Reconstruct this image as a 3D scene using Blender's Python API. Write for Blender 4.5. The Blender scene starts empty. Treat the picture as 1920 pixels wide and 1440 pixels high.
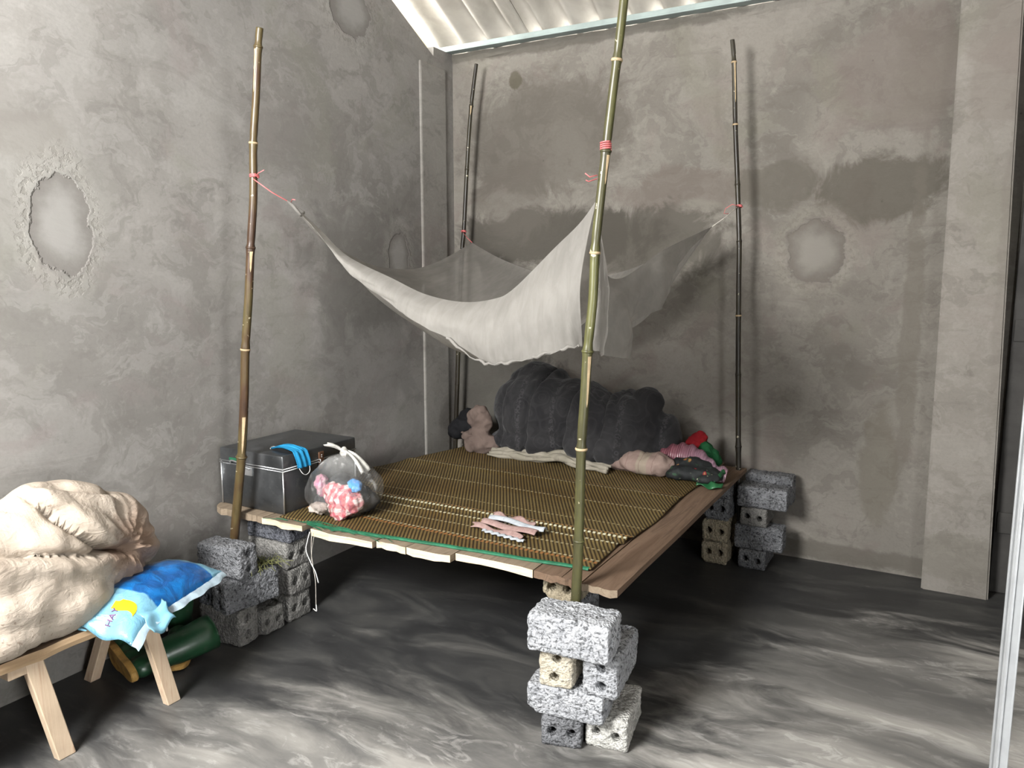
import bpy, bmesh, math, random
from mathutils import Vector, Matrix, noise, Euler
from math import sin, cos, pi, radians as R, sqrt, exp, atan2

random.seed(7)
scene = bpy.context.scene
COL = scene.collection

# ------------------------------------------------------------------ camera
cam_d = bpy.data.cameras.new('camera')
cam = bpy.data.objects.new('camera', cam_d); COL.objects.link(cam)
cam_d.sensor_width = 36.0; cam_d.sensor_fit = 'HORIZONTAL'; cam_d.lens = 1442 / 1920 * 36
cam_d.clip_start = .02; cam_d.clip_end = 200
cam.location = (0, 0, 1.5)
cam.rotation_euler = (R(90 - 8.091), 0, R(29.439))
scene.camera = cam

# ------------------------------------------------------------------ world, daylight, exposure
world = bpy.data.worlds.new('overcast_sky'); scene.world = world; world.use_nodes = True
bg = world.node_tree.nodes['Background']
bg.inputs['Color'].default_value = (1.0, .985, .95, 1); bg.inputs['Strength'].default_value = 26.0

def area_light(name, loc, rot, sx, sy, power, color):
    d = bpy.data.lights.new(name, 'AREA'); d.shape = 'RECTANGLE'; d.size = sx; d.size_y = sy
    d.energy = power; d.color = color
    o = bpy.data.objects.new(name, d); COL.objects.link(o); o.location = loc; o.rotation_euler = rot
    return o
# daylight entering through the high window in the front wall (behind the camera) and a doorway in the right wall
area_light('daylight_front_window', (-1.7, -.66, 2.35), (R(76), 0, R(2)), .85, 1.0, 318, (1, .992, .98))
area_light('daylight_side_door', (1.82, -.35, 1.0), (R(90), 0, R(80)), .55, 1.0, 66, (.96, .98, 1))

scene.view_settings.view_transform = 'Standard'
scene.view_settings.look = 'None'
scene.view_settings.gamma = 1
scene.view_settings.use_curve_mapping = False
scene.view_settings.exposure = 0.0
scene.cycles.max_bounces = 6; scene.cycles.diffuse_bounces = 3; scene.cycles.caustics_reflective = False; scene.cycles.caustics_refractive = False

# ------------------------------------------------------------------ generic helpers
def tag(o, label=None, cat=None, group=None, kind=None):
    if label: o['label'] = label
    if cat: o['category'] = cat
    if group: o['group'] = group
    if kind: o['kind'] = kind
    return o

def thing(name, label, cat, loc=(0, 0, 0), rot=(0, 0, 0), group=None):
    o = bpy.data.objects.new(name, None); COL.objects.link(o)
    o.empty_display_size = .05
    o.location = loc; o.rotation_euler = rot
    return tag(o, label, cat, group)

def obj(name, me, mat=None, parent=None, loc=(0, 0, 0), rot=(0, 0, 0)):
    o = bpy.data.objects.new(name, me); COL.objects.link(o)
    if mat is not None:
        me.materials.clear(); me.materials.append(mat)
    o.parent = parent; o.location = loc; o.rotation_euler = rot
    return o

def mesh(name, verts, faces, smooth=False, off=(0, 0, 0)):
    ox, oy, oz = off
    me = bpy.data.meshes.new(name)
    me.from_pydata([(v[0] - ox, v[1] - oy, v[2] - oz) for v in verts], [], faces)
    if smooth:
        for p in me.polygons: p.use_smooth = True
    me.update()
    return me

def bm_mesh(name, bm, smooth=False):
    me = bpy.data.meshes.new(name); bm.to_mesh(me); bm.free()
    if smooth:
        for p in me.polygons: p.use_smooth = True
    return me

def box_bm(cx, cy, cz, sx, sy, sz, bevel=0, seg=2, rot=None):
    bm = bmesh.new(); bmesh.ops.create_cube(bm, size=1)
    bmesh.ops.scale(bm, vec=(sx, sy, sz), verts=bm.verts)
    if bevel: bmesh.ops.bevel(bm, geom=bm.edges[:], offset=bevel, segments=seg, affect='EDGES', profile=.5)
    if rot: bmesh.ops.rotate(bm, matrix=Euler(rot).to_matrix(), verts=bm.verts)
    bmesh.ops.translate(bm, vec=(cx, cy, cz), verts=bm.verts)
    return bm

def box(name, lo, hi, mat, parent=None, bevel=0, seg=2, smooth=False):
    off = parent_loc(parent)
    c = [(a + b) / 2 - o for a, b, o in zip(lo, hi, off)]
    return obj(name, bm_mesh(name, box_bm(*c, *[b - a for a, b in zip(lo, hi)], bevel=bevel, seg=seg), smooth), mat, parent)

def parent_loc(p):
    l = Vector((0, 0, 0))
    while p is not None:
        l = l + p.location; p = p.parent
    return l

def tube_geo(pts, radii, seg=10, cap=True):
    """verts, faces of a tube that follows pts"""
    P = [Vector(p) for p in pts]; n = len(P)
    if not hasattr(radii, '__len__'): radii = [radii] * n
    V, F = [], []
    up = Vector((0, 0, 1))
    t0 = (P[1] - P[0]).normalized()
    a = t0.orthogonal().normalized()
    for i in range(n):
        t = (P[min(i + 1, n - 1)] - P[max(i - 1, 0)]).normalized()
        a = (a - t * a.dot(t)).normalized(); b = t.cross(a)
        for k in range(seg):
            w = 2 * pi * k / seg
            V.append(P[i] + (a * cos(w) + b * sin(w)) * radii[i])
    for i in range(n - 1):
        for k in range(seg):
            k2 = (k + 1) % seg
            F.append((i * seg + k, i * seg + k2, (i + 1) * seg + k2, (i + 1) * seg + k))
    if cap:
        F.append(tuple(range(seg))[::-1]); F.append(tuple(range((n - 1) * seg, n * seg)))
    return V, F

def tube(name, pts, radii, mat, parent=None, seg=8):
    V, F = tube_geo(pts, radii, seg)
    return obj(name, mesh(name, V, F, True, parent_loc(parent)), mat, parent)

def spline(pts, n):
    """Catmull-Rom resample"""
    P = [Vector(p) for p in pts]; out = []
    m = len(P) - 1
    for i in range(n):
        t = i / (n - 1) * m; k = min(int(t), m - 1); f = t - k
        p0 = P[max(k - 1, 0)]; p1 = P[k]; p2 = P[k + 1]; p3 = P[min(k + 2, m)]
        out.append(.5 * ((2 * p1) + (p2 - p0) * f + (2 * p0 - 5 * p1 + 4 * p2 - p3) * f * f + (3 * p1 - p0 - 3 * p2 + p3) * f ** 3))
    return out

def grid_faces(nu, nv, wrap=False):
    F = []
    for i in range(nu - 1):
        for j in range(nv - 1 if not wrap else nv):
            j2 = (j + 1) % nv
            F.append((i * nv + j, (i + 1) * nv + j, (i + 1) * nv + j2, i * nv + j2))
    return F

def evaluated(o):
    dg = bpy.context.evaluated_depsgraph_get(); dg.update()
    me = bpy.data.meshes.new_from_object(o.evaluated_get(dg))
    return me

def fbm(p, s, o=3):
    return noise.fractal(Vector(p) * s, 1.0, 2.0, o)

def lump_mesh(name, ells, vox=.012, smooth=6, disp=(), post=None, seed=0):
    """soft body: union of ellipsoids (centre, radii, rotation), remeshed, smoothed, displaced"""
    bm = bmesh.new()
    for e in ells:
        c, r = e[0], e[1]; rt = e[2] if len(e) > 2 else (0, 0, 0)
        res = bmesh.ops.create_icosphere(bm, subdivisions=3, radius=1)
        M = Matrix.Translation(c) @ Euler(rt).to_matrix().to_4x4() @ Matrix.Diagonal((*r, 1))
        bmesh.ops.transform(bm, matrix=M, verts=res['verts'])
    t = bpy.data.objects.new('tmp', bm_mesh('tmp', bm)); COL.objects.link(t)
    m = t.modifiers.new('r', 'REMESH'); m.mode = 'VOXEL'; m.voxel_size = vox
    if smooth:
        m = t.modifiers.new('s', 'SMOOTH'); m.factor = .5; m.iterations = smooth
    me = evaluated(t); old = t.data
    bpy.data.objects.remove(t); bpy.data.meshes.remove(old)
    me.name = name
    sv = Vector((seed * 3.17, seed * 1.31, seed * 2.3))
    nr = [v.normal.copy() for v in me.vertices]
    for v, nn in zip(me.vertices, nr):
        d = 0
        for sc, st in disp:
            d += st * fbm(v.co + sv, sc, 3)
        co = v.co + nn * d
        if post: co = post(co, nn)
        v.co = co
    for p in me.polygons: p.use_smooth = True
    me.update()
    return me

# ------------------------------------------------------------------ node helper
class NT:
    def __init__(self, name):
        self.m = bpy.data.materials.new(name); self.m.use_nodes = True
        self.t = self.m.node_tree; self.t.nodes.clear()
        self.out = self.t.nodes.new('ShaderNodeOutputMaterial')
    def n(self, typ, **kw):
        nd = self.t.nodes.new(typ)
        for k, v in kw.items(): setattr(nd, k, v)
        return nd
    def l(self, a, b): self.t.links.new(a, b)
    def s(self, sock, v):
        if hasattr(v, 'is_output') or isinstance(v, bpy.types.NodeSocket): self.l(v, sock)
        else:
            if isinstance(v, (tuple, list)) and len(v) == 3 and sock.type == 'RGBA': v = (*v, 1)
            sock.default_value = v
    def coord(self, kind='Object'):
        return self.n('ShaderNodeTexCoord').outputs[kind]
    def mapping(self, v, scale=(1, 1, 1), loc=(0, 0, 0), rot=(0, 0, 0)):
        m = self.n('ShaderNodeMapping'); self.l(v, m.inputs[0])
        m.inputs['Location'].default_value = loc; m.inputs['Rotation'].default_value = rot; m.inputs['Scale'].default_value = scale
        return m.outputs[0]
    def noise(self, v, scale, detail=4, rough=.55, dist=0, col=False):
        n = self.n('ShaderNodeTexNoise'); self.s(n.inputs['Vector'], v)
        n.inputs['Scale'].default_value = scale; n.inputs['Detail'].default_value = detail
        n.inputs['Roughness'].default_value = rough; n.inputs['Distortion'].default_value = dist
        return n.outputs['Color' if col else 'Fac']
    def voro(self, v, scale, feat='F1', out='Distance'):
        n = self.n('ShaderNodeTexVoronoi', feature=feat); self.s(n.inputs['Vector'], v); n.inputs['Scale'].default_value = scale
        return n.outputs[out]
    def math(self, op, a, b=0, c=0, clamp=False):
        n = self.n('ShaderNodeMath', operation=op); n.use_clamp = clamp
        self.s(n.inputs[0], a); self.s(n.inputs[1], b); self.s(n.inputs[2], c)
        return n.outputs[0]
    def mr(self, v, a, b, c=0, d=1, smooth=True):
        n = self.n('ShaderNodeMapRange'); n.interpolation_type = 'SMOOTHSTEP' if smooth else 'LINEAR'
        self.s(n.inputs[0], v)
        for i, x in zip((1, 2, 3, 4), (a, b, c, d)): n.inputs[i].default_value = x
        return n.outputs[0]
    def mix(self, f, a, b, mode='MIX'):
        n = self.n('ShaderNodeMix', data_type='RGBA', blend_type=mode); n.clamp_factor = True
        self.s(n.inputs[0], f); self.s(n.inputs[6], a); self.s(n.inputs[7], b)
        return n.outputs[2]
    def ramp(self, f, stops):
        n = self.n('ShaderNodeValToRGB'); self.l(f, n.inputs[0])
        while len(n.color_ramp.elements) < len(stops): n.color_ramp.elements.new(.5)
        for e, (p, c) in zip(n.color_ramp.elements, stops): e.position = p; e.color = (*c, 1)
        return n.outputs[0]
    def xyz(self, v):
        n = self.n('ShaderNodeSeparateXYZ'); self.l(v, n.inputs[0]); return n.outputs
    def comb(self, x, y, z):
        n = self.n('ShaderNodeCombineXYZ'); self.s(n.inputs[0], x); self.s(n.inputs[1], y); self.s(n.inputs[2], z); return n.outputs[0]
    def bump(self, h, strength=.3, dist=.01, normal=None):
        n = self.n('ShaderNodeBump'); self.l(h, n.inputs['Height'])
        n.inputs['Strength'].default_value = strength; n.inputs['Distance'].default_value = dist
        if normal is not None: self.l(normal, n.inputs['Normal'])
        return n.outputs[0]
    def bsdf(self, col, rough=.8, metal=0, spec=.3, normal=None, link=True, **kw):
        b = self.n('ShaderNodeBsdfPrincipled')
        self.s(b.inputs['Base Color'], col); self.s(b.inputs['Roughness'], rough)
        b.inputs['Metallic'].default_value = metal; b.inputs['Specular IOR Level'].default_value = spec
        for k, v in kw.items(): self.s(b.inputs[k.replace('_', ' ')], v)
        if normal is not None: self.l(normal, b.inputs['Normal'])
        if link: self.l(b.outputs[0], self.out.inputs[0])
        return b.outputs[0]

def plain(name, col, rough=.7, metal=0, spec=.3, var=.25, scale=12, bump=.15, bscale=60, bdist=.004):
    """one colour with soft mottling and fine relief"""
    k = NT(name); v = k.coord()
    n = k.noise(v, scale, 4)
    c = k.mix(k.mr(n, .3, .7), tuple(x * (1 - var) for x in col), tuple(min(1, x * (1 + var)) for x in col))
    k.bsdf(c, rough, metal, spec, k.bump(k.noise(v, bscale, 4), bump, bdist))
    return k.m

# ------------------------------------------------------------------ plaster walls, floor, roof
def blob(k, u, v, cu, cv, ru, rv, wob, e0=1.0, e1=.85):
    """mask of an uneven roundish patch on a wall (u, v in metres)"""
    a = k.math('DIVIDE', k.math('SUBTRACT', u, cu), ru); b = k.math('DIVIDE', k.math('SUBTRACT', v, cv), rv)
    d = k.math('SQRT', k.math('ADD', k.math('MULTIPLY', a, a), k.math('MULTIPLY', b, b)))
    d = k.math('ADD', d, wob)
    return k.mr(d, e0, e1, 0, 1), d

def plaster(name, axis, patches=(), stains_and_shade=(), tint=(.68, .685, .69)):
    k = NT(name); P = k.coord()
    x, y, z = k.xyz(P)
    u = y if axis == 'y' else x
    uv = k.comb(u, z, 0)
    big = k.noise(uv, .9, 5, .55, .6); mid = k.noise(uv, 3.1, 6, .6, .8); fine = k.noise(uv, 16, 6, .65)
    sweep = k.noise(k.mapping(uv, (1, 3.5, 1), rot=(0, 0, .5)), 2.2, 6, .6, 1.2)
    T = lambda c: tuple(a * b for a, b in zip(c, tint))
    # cloudy trowelled plaster: soft clouds, hard-edged lap marks, pinkish and greenish drifts, specks
    warp = k.n('ShaderNodeVectorMath', operation='ADD'); k.l(uv, warp.inputs[0])
    wv = k.n('ShaderNodeVectorMath', operation='SCALE'); k.l(k.noise(uv, 2.6, 4, .6, col=True), wv.inputs[0]); wv.inputs['Scale'].default_value = .55; k.l(wv.outputs[0], warp.inputs[1])
    W = warp.outputs[0]
    lap = k.noise(W, 2.1, 7, .68, .4); lap2 = k.noise(k.mapping(W, (1, 1.6, 1), loc=(3, 7, 0)), 4.3, 7, .66, .5)
    c = k.mix(k.mr(big, .34, .64), T((.225, .212, .194)), T((.325, .308, .283)))
    c = k.mix(k.math('MULTIPLY', k.mr(lap, .50, .56), .42), c, T((.365, .35, .325)))
    c = k.mix(k.math('MULTIPLY', k.mr(lap, .45, .39), .45), c, T((.185, .172, .155)))
    c = k.mix(k.math('MULTIPLY', k.mr(lap2, .53, .565), .30), c, T((.38, .365, .34)))
    c = k.mix(k.math('MULTIPLY', k.mr(lap2, .43, .39), .35), c, T((.19, .175, .16)))
    c = k.mix(k.math('MULTIPLY', k.mr(sweep, .56, .64), .26), c, T((.20, .185, .168)))
    c = k.mix(k.math('MULTIPLY', k.mr(k.noise(uv, 1.7, 5, .6, 1.5), .53, .66), .45), c, T((.275, .235, .222)))
    c = k.mix(k.math('MULTIPLY', k.mr(k.noise(k.mapping(uv, loc=(5, 2, 0)), 1.5, 5, .6, 1), .55, .66), .35), c, T((.255, .25, .205)))
    c = k.mix(k.math('MULTIPLY', k.mr(fine, .56, .7), .25), c, T((.42, .40, .37)))
    c = k.mix(k.math('MULTIPLY', k.mr(k.noise(uv, 75, 3, .6), .45, .62), .10), c, T((.16, .15, .14)))
    c = k.mix(k.math('MULTIPLY', k.mr(k.voro(uv, 5), .035, .015), .7), c, T((.10, .095, .09)))
    h = k.math('ADD', k.math('MULTIPLY', sweep, .6), k.math('MULTIPLY', fine, .25))
    wob = k.math('MULTIPLY', k.math('SUBTRACT', k.noise(uv, 9, 5, .65), .5), .85)
    wob2 = k.math('MULTIPLY', k.math('SUBTRACT', k.noise(uv, 4, 6, .7, .8), .5), 1.7)
    for cu, cv, ru, rv, col, st in stains_and_shade:            # ragged damp staining, and shade painted low in the back corner
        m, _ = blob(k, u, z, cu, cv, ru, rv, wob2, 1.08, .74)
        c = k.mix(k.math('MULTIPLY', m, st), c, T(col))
    for cu, cv, ru, rv in patches:                     # round filled holes in the plaster
        m, d = blob(k, u, z, cu, cv, ru, rv, wob, 1.0, .93)
        rim = k.math('MULTIPLY', k.mr(d, 1.02, 1.1, 0, 1), k.mr(d, 1.65, 1.15, 0, 1))
        crumbs = k.mr(k.noise(uv, 42, 4, .6), .47, .60)
        c = k.mix(k.math('MULTIPLY', rim, .28), c, T((.40, .385, .345)))
        c = k.mix(k.math('MULTIPLY', k.math('MULTIPLY', rim, crumbs), .4), c, T((.20, .185, .16)))
        ins = k.mix(k.mr(d, .35, .95), T((.325, .312, .29)), T((.21, .195, .178)))  # darker inner ring paints the shade inside the hollow
        c = k.mix(m, c, ins)
        h = k.math('ADD', h, k.math('MULTIPLY', m, -.9))
        h = k.math('ADD', h, k.math('MULTIPLY', k.math('MULTIPLY', rim, crumbs), -.25))
    k.bsdf(c, .92, 0, .15, k.bump(h, .45, .012))
    return k.m

M_wall_left = plaster('plaster_left', 'y',
    patches=[(1.655, 1.68, .115, .19), (3.61, 1.60, .10, .15), (3.25, 2.86, .17, .14)],
    stains_and_shade=[(1.58, 1.97, .15, .10, (.22, .20, .18), .6), (1.62, 1.74, .3, .34, (.29, .28, .25), .35), (1.35, 2.08, .3, .12, (.22, .205, .185), .5),
            (3.35, 1.55, .55, .38, (.16, .15, .138), .55), (2.75, 2.15, .25, .18, (.22, .205, .188), .45), (3.3, 1.05, .5, .4, (.17, .163, .152), .35)])
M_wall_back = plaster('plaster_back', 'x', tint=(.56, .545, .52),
    patches=[(-.605, 1.615, .145, .165)],
    stains_and_shade=[(-2.1, 1.72, .75, .2, (.10, .094, .082), .85), (-1.32, 1.95, .4, .14, (.2, .172, .155), .6), (-2.35, 1.95, .3, .28, (.185, .172, .155), .5),
            (-1.22, 1.82, .15, .09, (.30, .285, .258), .8), (-.33, 1.92, .32, .17, (.14, .13, .11), .8), (-.8, 1.95, .22, .13, (.16, .15, .13), .7),
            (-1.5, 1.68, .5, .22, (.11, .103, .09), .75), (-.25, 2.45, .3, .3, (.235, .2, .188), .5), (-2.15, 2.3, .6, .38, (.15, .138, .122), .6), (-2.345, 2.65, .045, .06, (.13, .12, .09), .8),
            (-2.1, 2.83, 1.2, .045, (.15, .142, .125), .7), (-.25, .55, .09, .35, (.2, .185, .15), .5), (-.5, .06, .8, .06, (.17, .16, .14), .7),
            (-2.5, .85, .45, .45, (.085, .085, .078), .75), (-.15, 1.2, .05, .8, (.21, .195, .17), .6)])  # first blob here is the net's shade painted into the low corner
M_pillar = plaster('plaster_pillar', 'x', tint=(.68, .665, .64), stains_and_shade=[(.12, 2.4, .13, .3, (.24, .215, .195), .5), (.1, .18, .2, .12, (.2, .19, .165), .5), (.22, 1.7, .05, .9, (.23, .21, .19), .4)])
M_column = plaster('plaster_column', 'y', tint=(.72, .72, .715))

def floor_mat():
    k = NT('trowelled_cement'); P = k.coord()
    wp = k.n('ShaderNodeVectorMath', operation='ADD'); k.l(P, wp.inputs[0]); ws = k.n('ShaderNodeVectorMath', operation='SCALE'); k.l(k.noise(P, 1.8, 3, .55, col=True), ws.inputs[0]); ws.inputs['Scale'].default_value = .16; k.l(ws.outputs[0], wp.inputs[1])
    st = k.mapping(wp.outputs[0], (1.0, 3.0, 1), rot=(0, 0, R(-14)))
    sw = k.noise(st, 1.5, 7, .62, 1.1); sw2 = k.noise(st, 5.5, 6, .65, 1.4)
    big = k.noise(P, .85, 4, .5, .5)
    x, y, z = k.xyz(P)
    c = k.ramp(k.mr(sw, .3, .72, 0, 1, False), [(0, (.020, .020, .021)), (.45, (.034, .034, .034)), (.75, (.058, .057, .054)), (1, (.11, .105, .098))])
    c = k.mix(k.math('MULTIPLY', k.mr(sw2, .54, .68), .3), c, (.085, .084, .08))
    c = k.mix(k.math('MULTIPLY', k.mr(big, .5, .64), .55), c, (.025, .0255, .027))
    # pale cement in front and along the right, dark base cement elsewhere
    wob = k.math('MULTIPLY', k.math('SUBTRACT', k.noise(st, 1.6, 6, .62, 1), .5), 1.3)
    pl1, _ = blob(k, x, y, .6, 1.85, 1.45, 1.8, wob, 1.15, .7)  # pale cement; left edge pulled back to darken the pile's shadow
    pl2, _ = blob(k, x, y, -1.1, 1.3, 1.25, .85, wob, 1.2, .5)  # pale cement, brightened further as a painted pool of daylight
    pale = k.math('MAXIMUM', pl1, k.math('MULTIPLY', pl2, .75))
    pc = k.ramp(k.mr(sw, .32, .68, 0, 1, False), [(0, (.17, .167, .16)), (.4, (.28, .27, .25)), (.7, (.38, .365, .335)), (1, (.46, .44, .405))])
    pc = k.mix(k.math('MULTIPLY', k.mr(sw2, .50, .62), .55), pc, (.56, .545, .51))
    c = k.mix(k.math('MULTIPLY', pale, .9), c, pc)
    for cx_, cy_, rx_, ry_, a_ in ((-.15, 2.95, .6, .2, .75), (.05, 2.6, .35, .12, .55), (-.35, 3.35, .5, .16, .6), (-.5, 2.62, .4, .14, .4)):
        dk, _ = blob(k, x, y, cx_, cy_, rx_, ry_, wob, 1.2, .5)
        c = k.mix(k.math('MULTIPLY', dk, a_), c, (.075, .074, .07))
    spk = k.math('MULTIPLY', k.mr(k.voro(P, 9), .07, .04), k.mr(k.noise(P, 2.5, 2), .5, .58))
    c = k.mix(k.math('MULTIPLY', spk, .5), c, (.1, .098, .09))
    h = k.math('ADD', k.math('MULTIPLY', sw2, .6), k.math('MULTIPLY', k.noise(P, 60, 4), .2))
    k.bsdf(c, k.mr(sw, .3, .7, .42, .62), 0, .42, k.bump(h, .22, .008))
    return k.m
M_floor = floor_mat()

def sheet_mat():
    k = NT('fibre_cement_sheet'); P = k.coord()
    n = k.noise(k.mapping(P, (1, .35, 1)), 6, 6, .6, .5)
    c = k.mix(k.mr(n, .3, .7), (.30, .28, .245), (.40, .375, .33))
    c = k.mix(k.math('MULTIPLY', k.mr(k.noise(P, 2.2, 5, .6), .52, .7), .4), c, (.22, .20, .17))
    k.bsdf(c, .85, 0, .2, k.bump(k.noise(P, 45, 4), .2, .004))
    return k.m
M_sheet = sheet_mat()
M_purlin = plain('pale_green_steel', (.26, .31, .295), .5, 0, .4, .1, 9, .05)
M_fascia = plain('cream_timber', (.72, .64, .42), .7, 0, .2, .12, 7, .1)
M_shade_panel = plain('shade_panel_dark', (.045, .043, .04), .75, 0, .25, .3, 5, .2)  # even dark colour for the panel that stands for shade

# ------------------------------------------------------------------ room shell
XL, YB = -2.79, 4.19
XR, YF = 1.9, -.75
RZ0, RS = 2.96, .5                     # roof underside height at the back wall and its slope
def roof_z(y): return RZ0 + RS * (YB - .03 - y) if y > 1.6 else RZ0 + RS * (YB - .03 - 1.6) - RS * (1.6 - y)

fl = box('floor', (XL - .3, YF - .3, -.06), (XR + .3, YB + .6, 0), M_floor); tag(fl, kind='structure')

def wall_top(y): return 2.79 + .522 * (3.998 - y) if y < 3.985 else 2.852
def gable(y): return wall_top(y) if y > 1.6 else wall_top(1.6) - .522 * (1.6 - y)
V, F = [], []
def wall_piece(y_list, z0, z1=None):
    base = len(V)
    for y in y_list:
        t = gable(y) if z1 is None else z1
        V.extend([(XL, y, z0), (XL, y, t), (XL - .15, y, t), (XL - .15, y, z0)])
    for i in range(len(y_list) - 1):
        for k in range(4):
            k2 = (k + 1) % 4; F.append((base + i * 4 + k, base + i * 4 + 4 + k, base + i * 4 + 4 + k2, base + i * 4 + k2))
    F.append((base + 3, base + 2, base + 1, base)); n_ = base + len(y_list) * 4 - 4; F.append((n_, n_ + 1, n_ + 2, n_ + 3))
wall_piece([YF - .15, 1.6, 3.0, 3.6, 3.984, 3.986, YB + .1], 0)
tag(obj('wall_left', mesh('wall_left', V, F), M_wall_left), kind='structure')

# back wall with an uneven mortar top edge
V, F = [], []; nx = 60
for i in range(nx + 1):
    x = XL + (XR - XL) * i / nx
    t = 2.852 + .006 * fbm((x * 3, 0, 1), 4, 3)
    V += [(x, YB, 0), (x, YB, t - .05), (x, YB - .006 - .008 * abs(fbm((x, 2, 0), 7)), t - .03 + .02 * fbm((x, 5, 0), 6)), (x, YB, t), (x, YB + .1, t), (x, YB + .1, 0)]
for i in range(nx):
    for k in range(6):
        k2 = (k + 1) % 6; F.append((i * 6 + k, i * 6 + k2, i * 6 + 6 + k2, i * 6 + 6 + k))
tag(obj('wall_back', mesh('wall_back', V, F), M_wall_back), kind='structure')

# the pilaster at the right of the back wall (slightly out of plumb) and the corner column at the left
V = [(-.02, 4.05, 0), (.257, 4.05, 0), (.257, YB, 0), (-.02, YB, 0), (-.045, 4.05, 3.2), (.178, 4.05, 3.2), (.178, YB, 3.2), (-.045, YB, 3.2)]
bm = bmesh.new(); vs = [bm.verts.new(v) for v in V]
for f in ((0, 1, 5, 4), (1, 2, 6, 5), (2, 3, 7, 6), (3, 0, 4, 7), (4, 5, 6, 7), (3, 2, 1, 0)): bm.faces.new([vs[i] for i in f])
bmesh.ops.bevel(bm, geom=[e for e in bm.edges if abs(e.verts[0].co.z - e.verts[1].co.z) > 1], offset=.008, segments=2, affect='EDGES')
tag(obj('trim_1', bm_mesh('trim_1', bm), M_pillar), kind='structure')
tag(box('trim_2', (XL - .01, 3.835, 0), (XL + .012, 4.10, 2.745), M_column, bevel=.0105), kind='structure')

# unseen brick walls behind the camera, coloured dark to cut bounce light, two openings
M_low_bounce = plain('low_bounce_dark', (.07, .062, .055), .95, 0, .1, .3, 6, .3)
bm = bmesh.new()
def slab(x0, x1, y0, y1, z0, z1):
    r = bmesh.ops.create_cube(bm, size=1)['verts']
    bmesh.ops.scale(bm, vec=(x1 - x0, y1 - y0, z1 - z0), verts=r); bmesh.ops.translate(bm, vec=((x0 + x1) / 2, (y0 + y1) / 2, (z0 + z1) / 2), verts=r)
for x0, x1, z0, z1 in ((XL - .15, -2.2, 0, 3.2), (-1.2, XR + .15, 0, 3.2), (-2.2, -1.2, 2.9, 3.2), (-2.2, -1.2, 0, 1.8)): slab(x0, x1, YF - .15, YF, z0, z1)
tag(obj('wall_front', bm_mesh('wall_front', bm), M_low_bounce), kind='structure')
bm = bmesh.new()
for y0, y1, z0, z1 in ((YF, -.65, 0, 3.6), (-.05, YB + .1, 0, 3.6), (-.65, -.05, 0, .45), (-.65, -.05, 1.65, 3.6)): slab(XR, XR + .15, y0, y1, z0, z1)
tag(obj('wall_right', bm_mesh('wall_right', bm), M_low_bounce), kind='structure')

# added dark panel standing for the unlit area right of the pilaster
d2 = bpy.data.objects.new('shade_panel', None); COL.objects.link(d2); tag(d2, kind='structure'); d2.location = (.7, YB - .02, 0)
box('shade_panel_sheet', (.262, YB - .03, .005), (1.12, YB - .002, 2.6), M_shade_panel, d2, .004)
for zz in (.35, 1.25, 2.15):
    box('shade_panel_rail', (.27, YB - .042, zz - .05), (1.11, YB - .03, zz + .05), M_shade_panel, d2, .003)

# roof: corrugated sheets side by side, each a part of the ceiling
ceil = bpy.data.objects.new('ceiling', None); COL.objects.link(ceil); tag(ceil, kind='structure')
def sheet_mesh(w0, w1, y0, y1, lift):
    V, Fc = [], []; n = int((w1 - w0) / .0154); L = [y0 + (y1 - y0) * j / 6 for j in range(7)]
    nx_ = n + 1
    for s in (0, .007):
        for y in L:
            for i in range(nx_):
                x = w0 + (w1 - w0) * i / n
                ph = 2 * pi * (x + 2.882) / .1848
                zc = -cos(ph); zc = math.copysign(abs(zc) ** .8, zc)
                V.append((x, y, roof_z(y) + .042 * zc + s + lift))
    m = nx_ * len(L)
    for j in range(len(L) - 1):
        for i in range(n):
            a = j * nx_ + i
            Fc.append((a, a + 1, a + nx_ + 1, a + nx_)); Fc.append((m + a + nx_, m + a + nx_ + 1, m + a + 1, m + a))
    for j in range(len(L) - 1):
        for a in (j * nx_, j * nx_ + n):
            Fc.append((a, a + nx_, m + a + nx_, m + a))
    for i in range(n):
        for a in (i, (len(L) - 1) * nx_ + i):
            Fc.append((a, a + 1, m + a + 1, m + a))
    return mesh('roof_sheet', V, Fc, True)
x0 = -3.25; i = 0
while x0 < XR + .2:
    obj('roof_sheet', sheet_mesh(x0, x0 + .97, 4.55, 1.55, .009 * (i % 2)), M_sheet, ceil)
    x0 += .9; i += 1
def slope_piece(x0, x1, y0, y1):
    V = [(x0, y0, roof_z(y0) + .03), (x1, y0, roof_z(y0) + .03), (x1, y1, roof_z(y1) + .03), (x0, y1, roof_z(y1) + .03)]
    obj('roof_slope', mesh('roof_slope', V + [(p, q, r + .02) for p, q, r in V], [(0, 1, 2, 3), (7, 6, 5, 4), (0, 4, 5, 1), (1, 5, 6, 2), (2, 6, 7, 3), (3, 7, 4, 0)]), M_low_bounce, ceil)
slope_piece(-3.25, XR + .4, 1.59, YF - .5)  # unseen front slope, also coloured dark to cut bounce light

# steel purlin under the sheets along the back wall
pr = bpy.data.objects.new('trim_3', None); COL.objects.link(pr); tag(pr, kind='structure')
box('purlin_web', (-2.96, 4.125, 2.852), (XR, 4.185, 2.886), M_purlin, pr, .003)
box('purlin_lip', (-2.96, 4.118, 2.852), (XR, 4.127, 2.862), M_purlin, pr, .002)
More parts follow.
